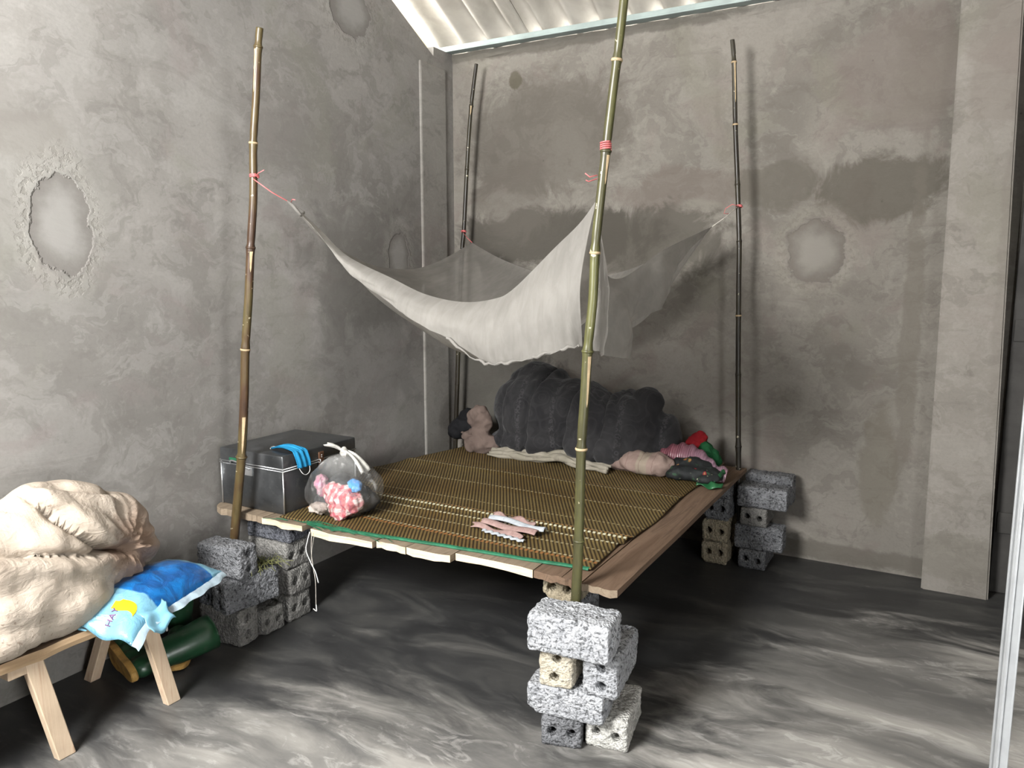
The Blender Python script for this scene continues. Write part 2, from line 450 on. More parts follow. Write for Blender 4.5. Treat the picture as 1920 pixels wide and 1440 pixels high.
# barge board outside the left gable wall
V = []
for y in (1.55, YB + .15):
    V += [(-3.0, y, wall_top(y) - .02), (-3.0, y, roof_z(y) - .02), (-2.975, y, roof_z(y) - .02), (-2.975, y, wall_top(y) - .02)]
tag(obj('trim_4', mesh('trim_4', V, [(0, 1, 5, 4), (1, 2, 6, 5), (2, 3, 7, 6), (3, 0, 4, 7), (0, 3, 2, 1), (4, 5, 6, 7)]), M_fascia), kind='structure')

# steel door frame post close to the camera at the right
M_alu = plain('brushed_steel', (.30, .31, .315), .45, .3, .5, .06, 30, .05)
jd = bpy.data.objects.new('door_1', None); COL.objects.link(jd); tag(jd, kind='structure'); jd.location = (.1, 1.35, 0)
box('jamb', (.112, 1.340, 0), (.131, 1.352, 2.2), M_alu, jd, .003)
box('stop_bead', (.1075, 1.347, 0), (.1125, 1.355, 2.2), M_alu, jd, .002)
box('cover_strip', (.1145, 1.337, 0), (.1185, 1.341, 2.2), M_alu, jd, .0015)

# ------------------------------------------------------------------ cinder blocks
def block_mat(name, a, b, pit=.85, pitcol=None, bs=.9):
    k = NT(name); P = k.coord(); oi = k.n('ShaderNodeObjectInfo').outputs['Random']
    P = k.n('ShaderNodeVectorMath', operation='ADD').outputs[0] if False else P
    sp = k.noise(P, 88, 4, .65); gr = k.voro(P, 120); md = k.noise(P, 14, 5, .6)
    c = k.mix(k.mr(md, .3, .7), a, b)
    c = k.mix(k.math('MULTIPLY', k.mr(sp, .47, .38), pit), c, pitcol or tuple(x * .25 for x in a))
    c = k.mix(k.math('MULTIPLY', k.mr(sp, .56, .72), .5), c, tuple(min(1, x * 1.5) for x in b))
    h = k.math('ADD', k.math('MULTIPLY', sp, 1.0), k.math('MULTIPLY', gr, .6))
    k.bsdf(c, .95, 0, .12, k.bump(h, bs, .012))
    return k.m
MB_pale = block_mat('cinder_pale', (.30, .31, .325), (.42, .43, .445))
MB_cream = block_mat('cinder_cream', (.45, .40, .31), (.56, .52, .43), .35)
MB_white = block_mat('cinder_whitish', (.46, .455, .42), (.58, .57, .54), .45)
MB_tan = block_mat('cinder_tan', (.27, .23, .16), (.36, .315, .23), .4)
MB_grey = block_mat('cinder_grey', (.13, .133, .14), (.215, .22, .23))
MB_dark = block_mat('cinder_dark', (.085, .09, .105), (.14, .145, .16))
MB_mid = block_mat('cinder_brown_grey', (.16, .155, .145), (.23, .225, .21), .4)

BL, BW, BT = .245, .132, .108
def block_mesh(seed, chip=0, holes=True, vox=.0052, rough=.0028, hr=.0165):
    rnd = random.Random(seed)
    t = bpy.data.objects.new('t', bm_mesh('t', box_bm(0, 0, 0, BL, BW, BT, .011, 2))); COL.objects.link(t)
    bm = bmesh.new()
    if holes:
        for s in (-1, 1):
            r = bmesh.ops.create_cone(bm, cap_ends=True, segments=12, radius1=hr, radius2=hr, depth=.4)['verts']
            bmesh.ops.rotate(bm, matrix=Euler((0, pi / 2, 0)).to_matrix(), verts=r)
            bmesh.ops.translate(bm, vec=(0, s * .031, rnd.uniform(-.004, .004)), verts=r)
    for _ in range(chip):
        r = bmesh.ops.create_icosphere(bm, subdivisions=2, radius=rnd.uniform(.02, .034))['verts']
        sx, sy, sz = rnd.choice((-1, 1)), rnd.choice((-1, 1)), rnd.choice((-1, 1))
        bmesh.ops.translate(bm, vec=(sx * BL / 2 * rnd.uniform(.85, 1), sy * BW / 2, sz * BT / 2), verts=r)
    c = bpy.data.objects.new('c', bm_mesh('c', bm)); COL.objects.link(c)
    if holes or chip:
        b = t.modifiers.new('b', 'BOOLEAN'); b.object = c; b.operation = 'DIFFERENCE'
    m = t.modifiers.new('r', 'REMESH'); m.mode = 'VOXEL'; m.voxel_size = vox
    m = t.modifiers.new('s', 'SMOOTH'); m.factor = .5; m.iterations = 1
    me = evaluated(t)
    for o in (t, c):
        d = o.data; bpy.data.objects.remove(o); bpy.data.meshes.remove(d)
    me.name = 'cinder_block'
    s = Vector((seed * 5.1, seed * 2.7, seed))
    nr = [v.normal.copy() for v in me.vertices]
    for v, n in zip(me.vertices, nr):
        v.co += n * (rough * fbm(v.co + s, 90, 2) + .0035 * fbm(v.co + s, 18, 2))
    for p in me.polygons: p.use_smooth = True
    return me
BMESH = [block_mesh(1), block_mesh(2, 1), block_mesh(3, 2), block_mesh(4, 0, rough=.0036), block_mesh(5, 3, rough=.0036)]
_bm_mat = {}
def block(variant, lo_c, rz, pose, mat, label, group, sc=(1, 1, 1)):
    """lo_c: centre of the underside; pose 'flat' = wide face down, 'edge' = narrow face down"""
    key = (variant, mat.name)
    if key not in _bm_mat:
        me = BMESH[variant].copy(); me.name = 'cinder_block'; me.materials.append(mat); _bm_mat[key] = me
    o = bpy.data.objects.new('cinder_block', _bm_mat[key]); COL.objects.link(o)
    h = BT * sc[2] if pose == 'flat' else BW * sc[1]
    o.location = (lo_c[0], lo_c[1], lo_c[2] + h / 2)
    o.rotation_euler = (0 if pose == 'flat' else pi / 2, 0, R(rz))
    o.scale = sc
    return tag(o, label, 'block', group)

g = 'blocks piled in front of the bed corner by the tall green pole'
# pile in front of the right bed corner
block(3, (-1.015, 2.175, 0), 90 + 16, 'flat', MB_grey, 'dark grey two-holed cinder block on the floor, bottom left of the front pile', g, (1, 1, .97))
block(0, (-.872, 2.238, 0), 90 + 9, 'flat', MB_white, 'whitish cinder block on the floor, bottom right of the front pile', g, (1, 1.04, .97))
block(4, (-.978, 2.118, .106), 8, 'flat', MB_pale, 'pale rough cinder block with a broken right corner, second course of the front pile', g, (1.04, 1.08, .93))
block(0, (-1.012, 2.165, .208), 90 + 7, 'edge', MB_cream, 'cream cinder block with two holes one above the other, in the front pile', g, (1, .98, 1.02))
block(1, (-.866, 2.185, .208), 90 + 6, 'edge', MB_pale, 'pale grey cinder block on edge beside the cream block in the front pile', g, (1.05, 1.0, 1.05))
block(3, (-.945, 2.070, .341), 6, 'flat', MB_pale, 'pale rough cinder block lying across the top of the front pile', g, (1.08, 1.10, 1.14))
# stack carrying the bed behind it
g = 'blocks carrying the right front bed corner'
hz = .119
for i, (m, lab) in enumerate([(MB_grey, 'grey cinder block at the foot of the stack hidden behind the front pile'),
                              (MB_grey, 'grey cinder block second from below behind the front pile'),
                              (MB_grey, 'grey chipped cinder block just above the front pile, under the tan one'),
                              (MB_tan, 'tan crumbly cinder block right under the front bed planks')]):
    block((0, 1, 2, 4)[i], (-1.122 + .003 * (i % 2), 2.425, i * hz), 90 + (i % 2) * 3, 'flat', m, lab, g, (1, .95, hz / BT * .995))
# pile at the left beside the bench
g = 'blocks piled beside the rubber boots'
block(1, (-2.512, 2.058, 0), 3, 'edge', MB_mid, 'brownish grey cinder block on edge on the floor, lowest of the pile beside the boots', g, (.92, 1.16, 1))
block(2, (-2.512, 2.192, 0), -2, 'flat', MB_mid, 'brownish grey cinder block with two round holes lying behind the lowest left block', g, (.98, .94, 1))
block(0, (-2.567, 2.118, .154), 91, 'edge', MB_dark, 'dark grey cinder block on edge, left one of the middle course beside the boots', g, (.98, 1.05, 1.08))
block(3, (-2.442, 2.095, .154), 80, 'edge', MB_grey, 'grey rough cinder block on edge, right one of the middle course with straw', g, (1.02, 1.02, .96))
block(3, (-2.492, 2.05, .293), 5, 'edge', MB_grey, 'light grey cinder block on top of the pile left of the bed', g, (.92, .97, 1))
# stack carrying the left front bed corner
g = 'blocks carrying the left front bed corner'
for i, (m, lab) in enumerate([(MB_mid, 'grey cinder block at the foot of the stack under the trunk'),
                              (MB_mid, 'grey cinder block second from below in the stack under the trunk'),
                              (MB_mid, 'grey cinder block third from below in the stack under the trunk'),
                              (MB_dark, 'dark bluish cinder block right under the plank that carries the trunk')]):
    block((0, 1, 0, 3)[i], (-2.515 + .006 * (i % 2), 2.345, i * hz), (0, 2, -2, 3)[i], 'flat', m, lab, g, (1, 1.0, hz / BT * .995))
# stack carrying the right rear bed corner
g = 'blocks carrying the right rear bed corner'
for i, (m, lab) in enumerate([(MB_tan, 'tan two-holed cinder block on the floor, foot of the stack under the rear bed corner'),
                              (MB_tan, 'tan two-holed cinder block second from below under the rear bed corner'),
                              (MB_grey, 'grey cinder block third from below under the rear bed corner'),
                              (MB_grey, 'grey cinder block topmost under the rear bed corner planks')]):
    block((1, 2, 1, 0)[i], (-.978 + (0, -.004, .006, .004)[i], 4.0, i * hz), 90 + (0, 2, -2, 1)[i], 'flat', m, lab, g, (1, 1.0, hz / BT * .995))
# pile right of the rear pole
g = 'blocks piled against the back wall right of the bed'
block(0, (-.79, 4.02, 0), 90, 'flat', MB_grey, 'grey two-holed cinder block on the floor near the back wall, lowest of its pile', g, (1, 1.03, .92))
block(3, (-.765, 3.97, .1), 1, 'edge', MB_grey, 'long grey cinder block on edge, second from below near the back wall', g, (.98, .95, 1.1))
block(0, (-.79, 4.02, .227), 90, 'flat', MB_mid, 'brown-grey two-holed cinder block, third from below near the back wall', g, (1, 1.0, .88))
block(3, (-.755, 3.965, .323), 2, 'flat', MB_grey, 'grey cinder block lying flat on top of the pile near the back wall', g, (1, .95, 1.0))
block(3, (-.748, 4.085, .323), 0, 'edge', MB_grey, 'grey cinder block on edge, rearmost on the pile near the back wall', g, (.98, 1.12, 1.0))

# ------------------------------------------------------------------ plank bed
def wood_mat(name, a, b, dark, axis='y', sc=1.0, rough=.75, grain=1.0):
    k = NT(name); P = k.coord(); rnd = k.n('ShaderNodeObjectInfo').outputs['Random']
    off = k.n('ShaderNodeVectorMath', operation='ADD'); k.l(P, off.inputs[0]); k.l(k.comb(k.math('MULTIPLY', rnd, 9), k.math('MULTIPLY', rnd, 5), k.math('MULTIPLY', rnd, 7)), off.inputs[1])
    Q = off.outputs[0]
    s = {'y': (14, .9, 14), 'x': (.9, 14, 14), 'z': (14, 14, .9)}[axis]
    gr = k.noise(k.mapping(Q, tuple(v * sc for v in s)), 1.6, 7, .62, 1.3); fine = k.noise(k.mapping(Q, tuple(v * sc * 3 for v in s)), 3, 4, .6)
    c = k.mix(k.mr(gr, .3, .7), a, b)
    c = k.mix(k.math('MULTIPLY', k.mr(gr, .54, .64), .55 * grain), c, dark)
    c = k.mix(k.math('MULTIPLY', k.mr(fine, .55, .7), .4), c, dark)
    c = k.mix(k.math('MULTIPLY', k.mr(k.noise(Q, 3.5, 5, .6), .5, .7), .35), c, tuple(x * .6 for x in a))
    k.bsdf(c, rough, 0, .25, k.bump(k.math('ADD', gr, k.math('MULTIPLY', fine, .5)), .3, .004))
    return k.m
MW_plank = wood_mat('weathered_plank', (.17, .13, .09), (.24, .19, .135), (.085, .06, .04))
MW_brown = wood_mat('brown_board', (.105, .066, .042), (.16, .107, .072), (.055, .034, .022))
MW_end = wood_mat('sawn_pale_wood', (.50, .42, .29), (.60, .52, .38), (.32, .24, .15), 'x')

bed = thing('plank_bed', 'low bed of loose wooden planks laid on stacks of cinder blocks', 'bed', (-1.8, 3.1, .475))
def plank(x0, x1, y0, y1, z0, z1, mat, seed, endmat=None, axis='y', taper=0):
    """sawn board with uneven ends; the front end is a paler cut"""
    rnd = random.Random(seed); n = 14
    V, F = [], []
    w = [x0 + (x1 - x0) * i / 6 for i in range(7)]
    rows = n + 1
    fr = [rnd.uniform(-.006, .006) for _ in w]; bk = [rnd.uniform(-.01, .01) for _ in w]
    for s in (z0, z1):
        for j in range(rows):
            t = j / n
            for i, x in enumerate(w):
                y = y0 + (y1 - y0) * t + fr[i] * (1 - t) + bk[i] * t
                ex = .004 * fbm((x * 2, y * 3, seed), 3) if i in (0, 6) else 0
                V.append((x + ex + taper * t, y, s + .0016 * fbm((x * 4, y * 2, seed + s), 4) - (rnd.uniform(0, .006) if s == z0 and j == 0 else 0)))
    m = rows * 7
    for j in range(n):
        for i in range(6):
            a = j * 7 + i
            F.append((a, a + 7, a + 8, a + 1)); F.append((m + a, m + a + 1, m + a + 8, m + a + 7))
        for a in (j * 7, j * 7 + 6): F.append((a, m + a, m + a + 7, a + 7) if a == j * 7 else (a, a + 7, m + a + 7, m + a))
    nf = len(F)
    for i in range(6):
        F.append((i, i + 1, m + i + 1, m + i))
    for i in range(6):
        a = n * 7 + i; F.append((a + 1, a, m + a, m + a + 1))
    me = mesh('plank', V, F, False, bed.location)
    me.materials.append(mat); me.materials.append(endmat or mat)
    for i in range(nf, nf + 6): me.polygons[i].material_index = 1
    o = bpy.data.objects.new('plank', me); COL.objects.link(o); o.parent = bed
    return o
plank(-2.425, -2.205, 2.183, 4.08, .475, .497, MW_plank, 1, MW_end)
plank(-2.150, -1.836, 2.172, 4.10, .474, .498, MW_plank, 2, MW_end)
plank(-1.832, -1.690, 2.196, 4.09, .475, .498, MW_plank, 3, MW_end)
plank(-1.688, -1.500, 2.198, 4.11, .473, .498, MW_plank, 4, MW_end)
plank(-1.496, -1.176, 2.232, 4.10, .474, .498, MW_plank, 5, MW_end)
plank(-1.172, -1.066, 2.225, 4.08, .475, .497, MW_brown, 6)
plank(-1.062, -.990, 2.222, 4.08, .475, .497, MW_brown, 7)
plank(-.985, -.860, 2.205, 4.02, .475, .497, MW_brown, 8, MW_plank)
# crossboard that carries the trunk, rough split end towards the wall
V, F = [], []; n = 22
for i in range(n + 1):
    t = i / n; x = -2.758 + (.325) * t
    w0 = .012 * fbm((x * 5, 1, 0), 6); wl = .05 * (1 - min(1, t * 6)) ** 2
    y0, y1 = 2.193 + w0 + wl, 2.36 - wl + .01 * fbm((x * 5, 3, 0), 5)
    zt = .497 + .004 * fbm((x, 0, 3), 9); zb = .468 + .004 * fbm((x, 0, 8), 9) + wl * .2
    V += [(x, y0, zb), (x, y0, zt), (x, y1, zt), (x, y1, zb)]
for i in range(n):
    for k in range(4):
        k2 = (k + 1) % 4; F.append((i * 4 + k, i * 4 + k2, i * 4 + 4 + k2, i * 4 + 4 + k))
F += [(0, 1, 2, 3), (n * 4 + 3, n * 4 + 2, n * 4 + 1, n * 4)]
obj('crossboard', mesh('crossboard', V, [f[::-1] for f in F], False, bed.location), MW_plank, bed)

# ------------------------------------------------------------------ sleeping mat
def mat_weave():
    k = NT('woven_reed'); P = k.coord(); x, y, z = k.xyz(P)
    row = k.math('FLOOR', k.math('DIVIDE', y, .0085))
    ph = k.math('FRACT', k.math('ADD', k.math('DIVIDE', x, .0165), k.math('MULTIPLY', row, .30)))
    tri = k.math('ABSOLUTE', k.math('SUBTRACT', ph, .5))
    light = k.mr(tri, .16, .30)
    fy = k.math('ABSOLUTE', k.math('SUBTRACT', k.math('FRACT', k.math('DIVIDE', y, .0085)), .5))
    hue = k.noise(P, 2.3, 4, .6); hu2 = k.noise(k.mapping(P, (2, 40, 1)), 2, 3)
    straw = k.mix(k.mr(hue, .35, .65), (.115, .072, .021), (.15, .108, .04))
    straw = k.mix(k.math('MULTIPLY', k.mr(hu2, .5, .7), .4), straw, (.11, .10, .034))
    c = k.mix(light, (.018, .010, .0035), straw)
    dash = k.mr(k.math('ABSOLUTE', k.math('SUBTRACT', k.math('FRACT', k.math('DIVIDE', x, .021)), .5)), .2, .26)
    for yy_, w, col, st in [(2.375 - 3.0, .010, (0.310, 0.125, 0.040), .75), (2.395 - 3.0, .006, (0.400, 0.360, 0.240), .7), (2.50 - 3.0, .006, (0.400, 0.360, 0.225), .55), (2.585 - 3.0, .006, (0.425, 0.400, 0.275), .95),
                            (2.655 - 3.0, .006, (0.430, 0.420, 0.310), .95), (2.675 - 3.0, .008, (0.375, 0.200, 0.070), .85), (2.692 - 3.0, .005, (0.400, 0.370, 0.260), .85), (2.80 - 3.0, .005, (0.390, 0.350, 0.200), .55),
                            (3.05 - 3.0, .006, (0.400, 0.350, 0.210), .6), (3.28 - 3.0, .006, (0.375, 0.330, 0.200), .5), (3.33 - 3.0, .005, (0.310, 0.150, 0.050), .4)]:
        m = k.math('MULTIPLY', k.mr(k.math('ABSOLUTE', k.math('SUBTRACT', y, yy_)), w * 1.1, w * .8), k.math('MULTIPLY', dash, st))
        c = k.mix(m, c, col)
    h = k.math('ADD', light, k.math('MULTIPLY', fy, -.8))
    k.bsdf(c, .6, 0, .3, k.bump(h, .5, .003))
    return k.m
M_mat = mat_weave()
M_green = plain('green_binding', (.014, .10, .05), .6, 0, .3, .25, 40, .3, 200)
smat = thing('sleeping_mat', 'woven straw-coloured sleeping mat with a green bound front edge on the plank bed', 'mat', (-1.7, 3.0, .498))
def mat_z(x, y):
    z = .5035 + .003 * fbm((x, y, 2), 2.5)
    for yc, a, w in ((2.668, .010, .022), (2.588, .006, .018), (3.28, .006, .03), (3.05, .003, .03)):
        z += a * exp(-((y - yc) / w) ** 2)
    return z + .004 * max(0, fbm((x * .7, y * 3, 5), 2))
def mat_x0(y): return -2.36 - .06 * min(1, max(0, (y - 2.72) / .05)) - (.19 * max(0, 1 - abs(y - 2.78) / .1) if False else 0) - .17 * (1 / (1 + exp(-(y - 2.76) * 60))) + .13 * max(0, (y - 2.9)) / .6
def mat_x1(y): return -1.003 + .006 * sin(y * 9) + (.022 if y > 2.66 else .012 if y > 2.59 else 0)
def mat_front(x): return 2.315 - .10 * min(1, max(0, (-1.0 - x) / 1.0)) ** 1.2 + .004 * fbm((x, 0, 0), 6)
nu, nv = 110, 130
V = []
for j in range(nv):
    for i in range(nu):
        s, t = i / (nu - 1), j / (nv - 1)
        y = 2.3 + (3.98 - 2.3) * t
        x = mat_x0(y) + (mat_x1(y) - mat_x0(y)) * s
        y2 = mat_front(x) + (3.98 - mat_front(x)) * t
        V.append((x, y2, mat_z(x, y2) + (.002 if y2 < 4 else 0)))
F = [(j * nu + i, j * nu + i + 1, (j + 1) * nu + i + 1, (j + 1) * nu + i) for j in range(nv - 1) for i in range(nu - 1)]
mm = obj('woven_sheet', mesh('woven_sheet', V, F, True, smat.location), M_mat, smat)
sm = mm.modifiers.new('thickness', 'SOLIDIFY'); sm.thickness = .004; sm.offset = -1
# green binding strip along the front
pts = []
for i in range(60):
    x = -2.20 + (1.195) * i / 59; pts.append((x, mat_front(x)))
V = []
for x, y in pts:
    z = mat_z(x, y)
    V += [(x, y + .010, z + .0025), (x, y - .003, z + .003), (x, y - .009, z - .003), (x, y - .004, z - .0055)]
F = [(i * 4 + k, i * 4 + k + 1, i * 4 + 5 + k, i * 4 + 4 + k) for i in range(len(pts) - 1) for k in range(3)]
tag(obj('green_binding', mesh('green_binding', V, [f[::-1] for f in F], True, smat.location), M_green, smat), 'green cloth binding along the front edge')
# loose green and straw strands at the worn left part of the front edge
rnd = random.Random(3); V, F = [], []
for i in range(30):
    x = rnd.uniform(-2.30, -1.80); y = rnd.uniform(2.19, 2.24); L = rnd.uniform(.05, .15); a = rnd.uniform(-.5, .35) + (pi if rnd.random() < .35 else 0)
    p = [(x + L * t * cos(a), y + L * t * sin(a) * .5 - .012 * t, .505 + .006 * sin(t * 3) * rnd.random()) for t in (0, .3, .6, 1)]
    v, f = tube_geo(p, .0012, 4); b = len(V); V += v; F += [tuple(q + b for q in t) for t in f]
tag(obj('frayed_strands', mesh('frayed_strands', V, F, False, smat.location), M_green, smat), kind='stuff')

# ------------------------------------------------------------------ bamboo poles
def bamboo_mat(name, stops, scale=1.0, rough=.38):
    k = NT(name); P = k.coord(); x, y, z = k.xyz(P)
    n = k.noise(k.mapping(P, (4, 4, 1.1)), 2.2 * scale, 4, .6); f = k.noise(k.mapping(P, (90, 90, 3)), 1.5, 4, .6)
    c = k.ramp(k.mr(n, .28, .72, 0, 1, False), stops)
    c = k.mix(k.math('MULTIPLY', k.mr(f, .52, .66), .35), c, tuple(v * .55 for v in stops[0][1]))
    sp = k.math('MULTIPLY', k.mr(k.noise(P, 38, 2), .68, .72), .7)
    c = k.mix(sp, c, (.5, .45, .33))
    k.bsdf(c, rough, 0, .4, k.bump(f, .15, .002))
    return k.m
M_bam1 = bamboo_mat('bamboo_brown_green', [(0, (.02, .011, .008)), (.35, (.05, .027, .014)), (.6, (.072, .052, .021)), (1, (.056, .052, .02))])
M_bam2 = bamboo_mat('bamboo_green', [(0, (.026, .023, .014)), (.4, (.05, .047, .02)), (.7, (.085, .085, .028)), (1, (.11, .095, .055))])
M_bam3 = bamboo_mat('bamboo_dark', [(0, (.008, .007, .005)), (.5, (.018, .014, .009)), (1, (.038, .034, .016))])
M_bam_tan = plain('bare_bamboo_wood', (.36, .27, .16), .6, 0, .3, .2, 30, .1)
M_pink = plain('pink_plastic_string', (.45, .11, .11), .5, 0, .4, .2, 60, .1)

def bamboo(name, label, path, r0, r1, nodes, mat, scars=()):
    """path bottom to top; nodes and scars as heights; radius swells at each node"""
    base = path[0]
    t = thing(name, label, 'pole', base)
    n = 150; pts = spline(path, n); z0, z1 = path[0][2], path[-1][2]
    rad = []
    for p in pts:
        f = (p.z - z0) / (z1 - z0); r = r0 + (r1 - r0) * f
        for zn in nodes:
            d = p.z - zn
            r *= 1 + .20 * exp(-(d / .009) ** 2) - .10 * exp(-((d - .022) / .012) ** 2)
        rad.append(r)
    tube('culm', pts, rad, mat, t, 14)
    for zn in nodes:
        i = min(range(n), key=lambda q: abs(pts[q].z - zn))
        if 1 < i < n - 2:
            d = (pts[i + 1] - pts[i - 1]).normalized() * .004
            tube('node_ring', [pts[i] - d, pts[i], pts[i] + d], [rad[i] * 1.02, rad[i] * 1.10, rad[i] * 1.02], M_bam_tan if random.random() < .2 else mat, t, 14)
    for zs, ln, ang in scars:                       # strips where the skin was cut away
        seg = [p for p in pts if zs - ln <= p.z <= zs]
        if len(seg) < 2: continue
        V, F = [], []
        for q, p in enumerate(seg):
            i = min(range(n), key=lambda w: abs(pts[w].z - p.z)); rr = rad[i] * 1.03
            w = .38 * (1 - (q == 0) * .8) * (.35 + .65 * q / len(seg))
            for s in (-1, 0, 1):
                a = ang + s * w; V.append(p + Vector((cos(a), sin(a), 0)) * (rr + .0012))
        F = [(q * 3 + s, q * 3 + s + 1, q * 3 + 4 + s, q * 3 + 3 + s) for q in range(len(seg) - 1) for s in (0, 1)]
        obj('bare_strip', mesh('bare_strip', V, F, True, parent_loc(t)), M_bam_tan, t)
    return t, pts, rad
FR = R(-60)   # direction in plan roughly towards the camera for scars
P1 = [(-2.578, 2.15, .292), (-2.561, 2.15, .405), (-2.528, 2.15, .585), (-2.494, 2.15, .760), (-2.462, 2.15, .996), (-2.441, 2.15, 1.204), (-2.409, 2.15, 1.406), (-2.384, 2.15, 1.603), (-2.356, 2.15, 1.795), (-2.343, 2.15, 1.992), (-2.317, 2.15, 2.164), (-2.295, 2.15, 2.333), (-2.282, 2.15, 2.402)]
pole1, pp1, _ = bamboo('bamboo_pole', 'brown and green bamboo pole standing beside the metal trunk', P1, .0195, .0135, (.755, 1.21, 1.60, 1.99, 2.335), M_bam1,
       [(2.33, .16, FR - .3), (1.60, .1, FR + .5), (.93, .16, FR + .4)])
P2 = [(-.990, 2.170, .336), (-.986, 2.17, .463), (-.979, 2.17, .662), (-.974, 2.17, .955), (-.965, 2.17, 1.114), (-.957, 2.17, 1.269), (-.942, 2.17, 1.428), (-.937, 2.17, 1.572), (-.922, 2.17, 1.728), (-.908, 2.17, 1.857), (-.892, 2.17, 1.999), (-.878, 2.17, 2.112), (-.863, 2.17, 2.243), (-.850, 2.17, 2.382), (-.846, 2.17, 2.46)]
pole2, pp2, _ = bamboo('bamboo_pole', 'tall green bamboo pole at the front right bed corner, in front of the net', P2, .0168, .0125, (.662, .955, 1.269, 1.572, 1.857, 2.112, 2.31), M_bam2,
       [(1.26, .17, FR + .4), (1.85, .09, FR + .5)])
P3 = [(-2.722, 4.05, .0), (-2.699, 4.05, .533), (-2.672, 4.05, 1.084), (-2.642, 4.05, 1.614), (-2.625, 4.05, 1.776), (-2.598, 4.05, 2.156), (-2.568, 4.05, 2.480), (-2.528, 4.05, 2.734)]
pole3, pp3, _ = bamboo('bamboo_pole', 'dark thin bamboo pole in the corner beside the plaster column', P3, .016, .011, (.4, .8, 1.2, 1.6, 2.14, 2.50), M_bam3, [(2.50, .07, FR)])
P4 = [(-.862, 3.99, .0), (-.885, 3.97, .428), (-.911, 3.97, 1.0), (-.926, 3.97, 1.433), (-.933, 3.97, 1.659), (-.953, 3.97, 1.946), (-.975, 3.97, 2.229), (-.994, 3.97, 2.533), (-1.006, 3.97, 2.634)]
pole4, pp4, _ = bamboo('bamboo_pole', 'dark thin bamboo pole at the right rear bed corner near the back wall', P4, .0145, .011, (.30, .62, 1.0, 1.30, 1.66, 1.95, 2.23, 2.53), M_bam3, [(2.53, .2, FR)])

# ------------------------------------------------------------------ mosquito net
def net_mat(name, alpha, warm=(.33, .315, .29)):
    k = NT(name); P = k.coord()
    st = k.noise(k.mapping(P, (30, 5, 9), rot=(.3, .2, .6)), 1.2, 5, .6, .6); blot = k.noise(P, 4, 4)
    c = k.mix(k.mr(blot, .35, .7), warm, tuple(v * .86 for v in warm))
    d = k.n('ShaderNodeBsdfDiffuse'); k.l(c, d.inputs[0]); t = k.n('ShaderNodeBsdfTranslucent'); k.l(c, t.inputs[0])
    b = k.bump(st, .5, .01); k.l(b, d.inputs['Normal'])
    m1 = k.n('ShaderNodeMixShader'); m1.inputs[0].default_value = .5; k.l(d.outputs[0], m1.inputs[1]); k.l(t.outputs[0], m1.inputs[2])
    tr = k.n('ShaderNodeBsdfTransparent'); m2 = k.n('ShaderNodeMixShader')
    fac = k.mr(st, .3, .7, alpha - .07, alpha + .07); k.l(fac, m2.inputs[0]); k.l(tr.outputs[0], m2.inputs[1]); k.l(m1.outputs[0], m2.inputs[2])
    k.l(m2.outputs[0], k.out.inputs[0])
    return k.m
M_net = net_mat('net_gauze', .76); M_net_thick = net_mat('net_gauze_folded', .88)
M_cord = plain('white_cord', (.4, .375, .33), .8, 0, .2, .15, 60, .1)
net = thing('mosquito_net', 'white mosquito net tied up by its corners to the bamboo poles above the bed', 'net', (-1.7, 3.0, 1.4))
A = Vector((-2.262, 2.25, 1.778)); B = Vector((-.955, 2.215, 1.724)); C = Vector((-1.027, 3.8, 1.731)); D = Vector((-2.440, 3.85, 1.685))
NE = 49
AB = spline([A, (-2.114, 2.25, 1.672), (-1.985, 2.255, 1.570), (-1.785, 2.27, 1.486), (-1.645, 2.28, 1.430), (-1.487, 2.28, 1.405), (-1.357, 2.28, 1.418), (-1.27, 2.265, 1.455), (-1.113, 2.25, 1.585), (-1.02, 2.235, 1.658), B], NE)
AD = spline([A, (-2.27, 2.42, 1.66), (-2.31, 2.65, 1.585), (-2.35, 2.846, 1.545), (-2.36, 3.0, 1.53), (-2.37, 3.2, 1.53), (-2.38, 3.42, 1.57), (-2.41, 3.65, 1.63), D], NE)
BC = spline([B, (-.972, 2.30, 1.585), (-1.0, 2.42, 1.500), (-1.02, 2.6, 1.488), (-1.03, 2.8, 1.525), (-1.03, 3.05, 1.592), (-1.028, 3.4, 1.66), C], NE)
DC = spline([D, (-2.278, 3.84, 1.606), (-2.104, 3.82, 1.545), (-1.87, 3.8, 1.482), (-1.65, 3.78, 1.48), (-1.4, 3.78, 1.54), (-1.2, 3.79, 1.64), C], NE)
V = []
for j in range(NE):
    v = j / (NE - 1)
    for i in range(NE):
        u = i / (NE - 1)
        p = AB[i] * (1 - v) + DC[i] * v + AD[j] * (1 - u) + BC[j] * u - (A * (1 - u) * (1 - v) + B * u * (1 - v) + D * (1 - u) * v + C * u * v)
        sag = .07 * (16 * u * (1 - u) * v * (1 - v)) ** .8
        fold = .012 * fbm((u * 5 - v * 4, (u + v) * 1.2, 1), 2.2, 3) * (16 * u * (1 - u) * v * (1 - v)) ** .4
        V.append(p + Vector((0, 0, -sag + fold)))
obj('canopy', mesh('canopy', V, [(j * NE + i, j * NE + i + 1, (j + 1) * NE + i + 1, (j + 1) * NE + i) for j in range(NE - 1) for i in range(NE - 1)], True, net.location), M_net, net)
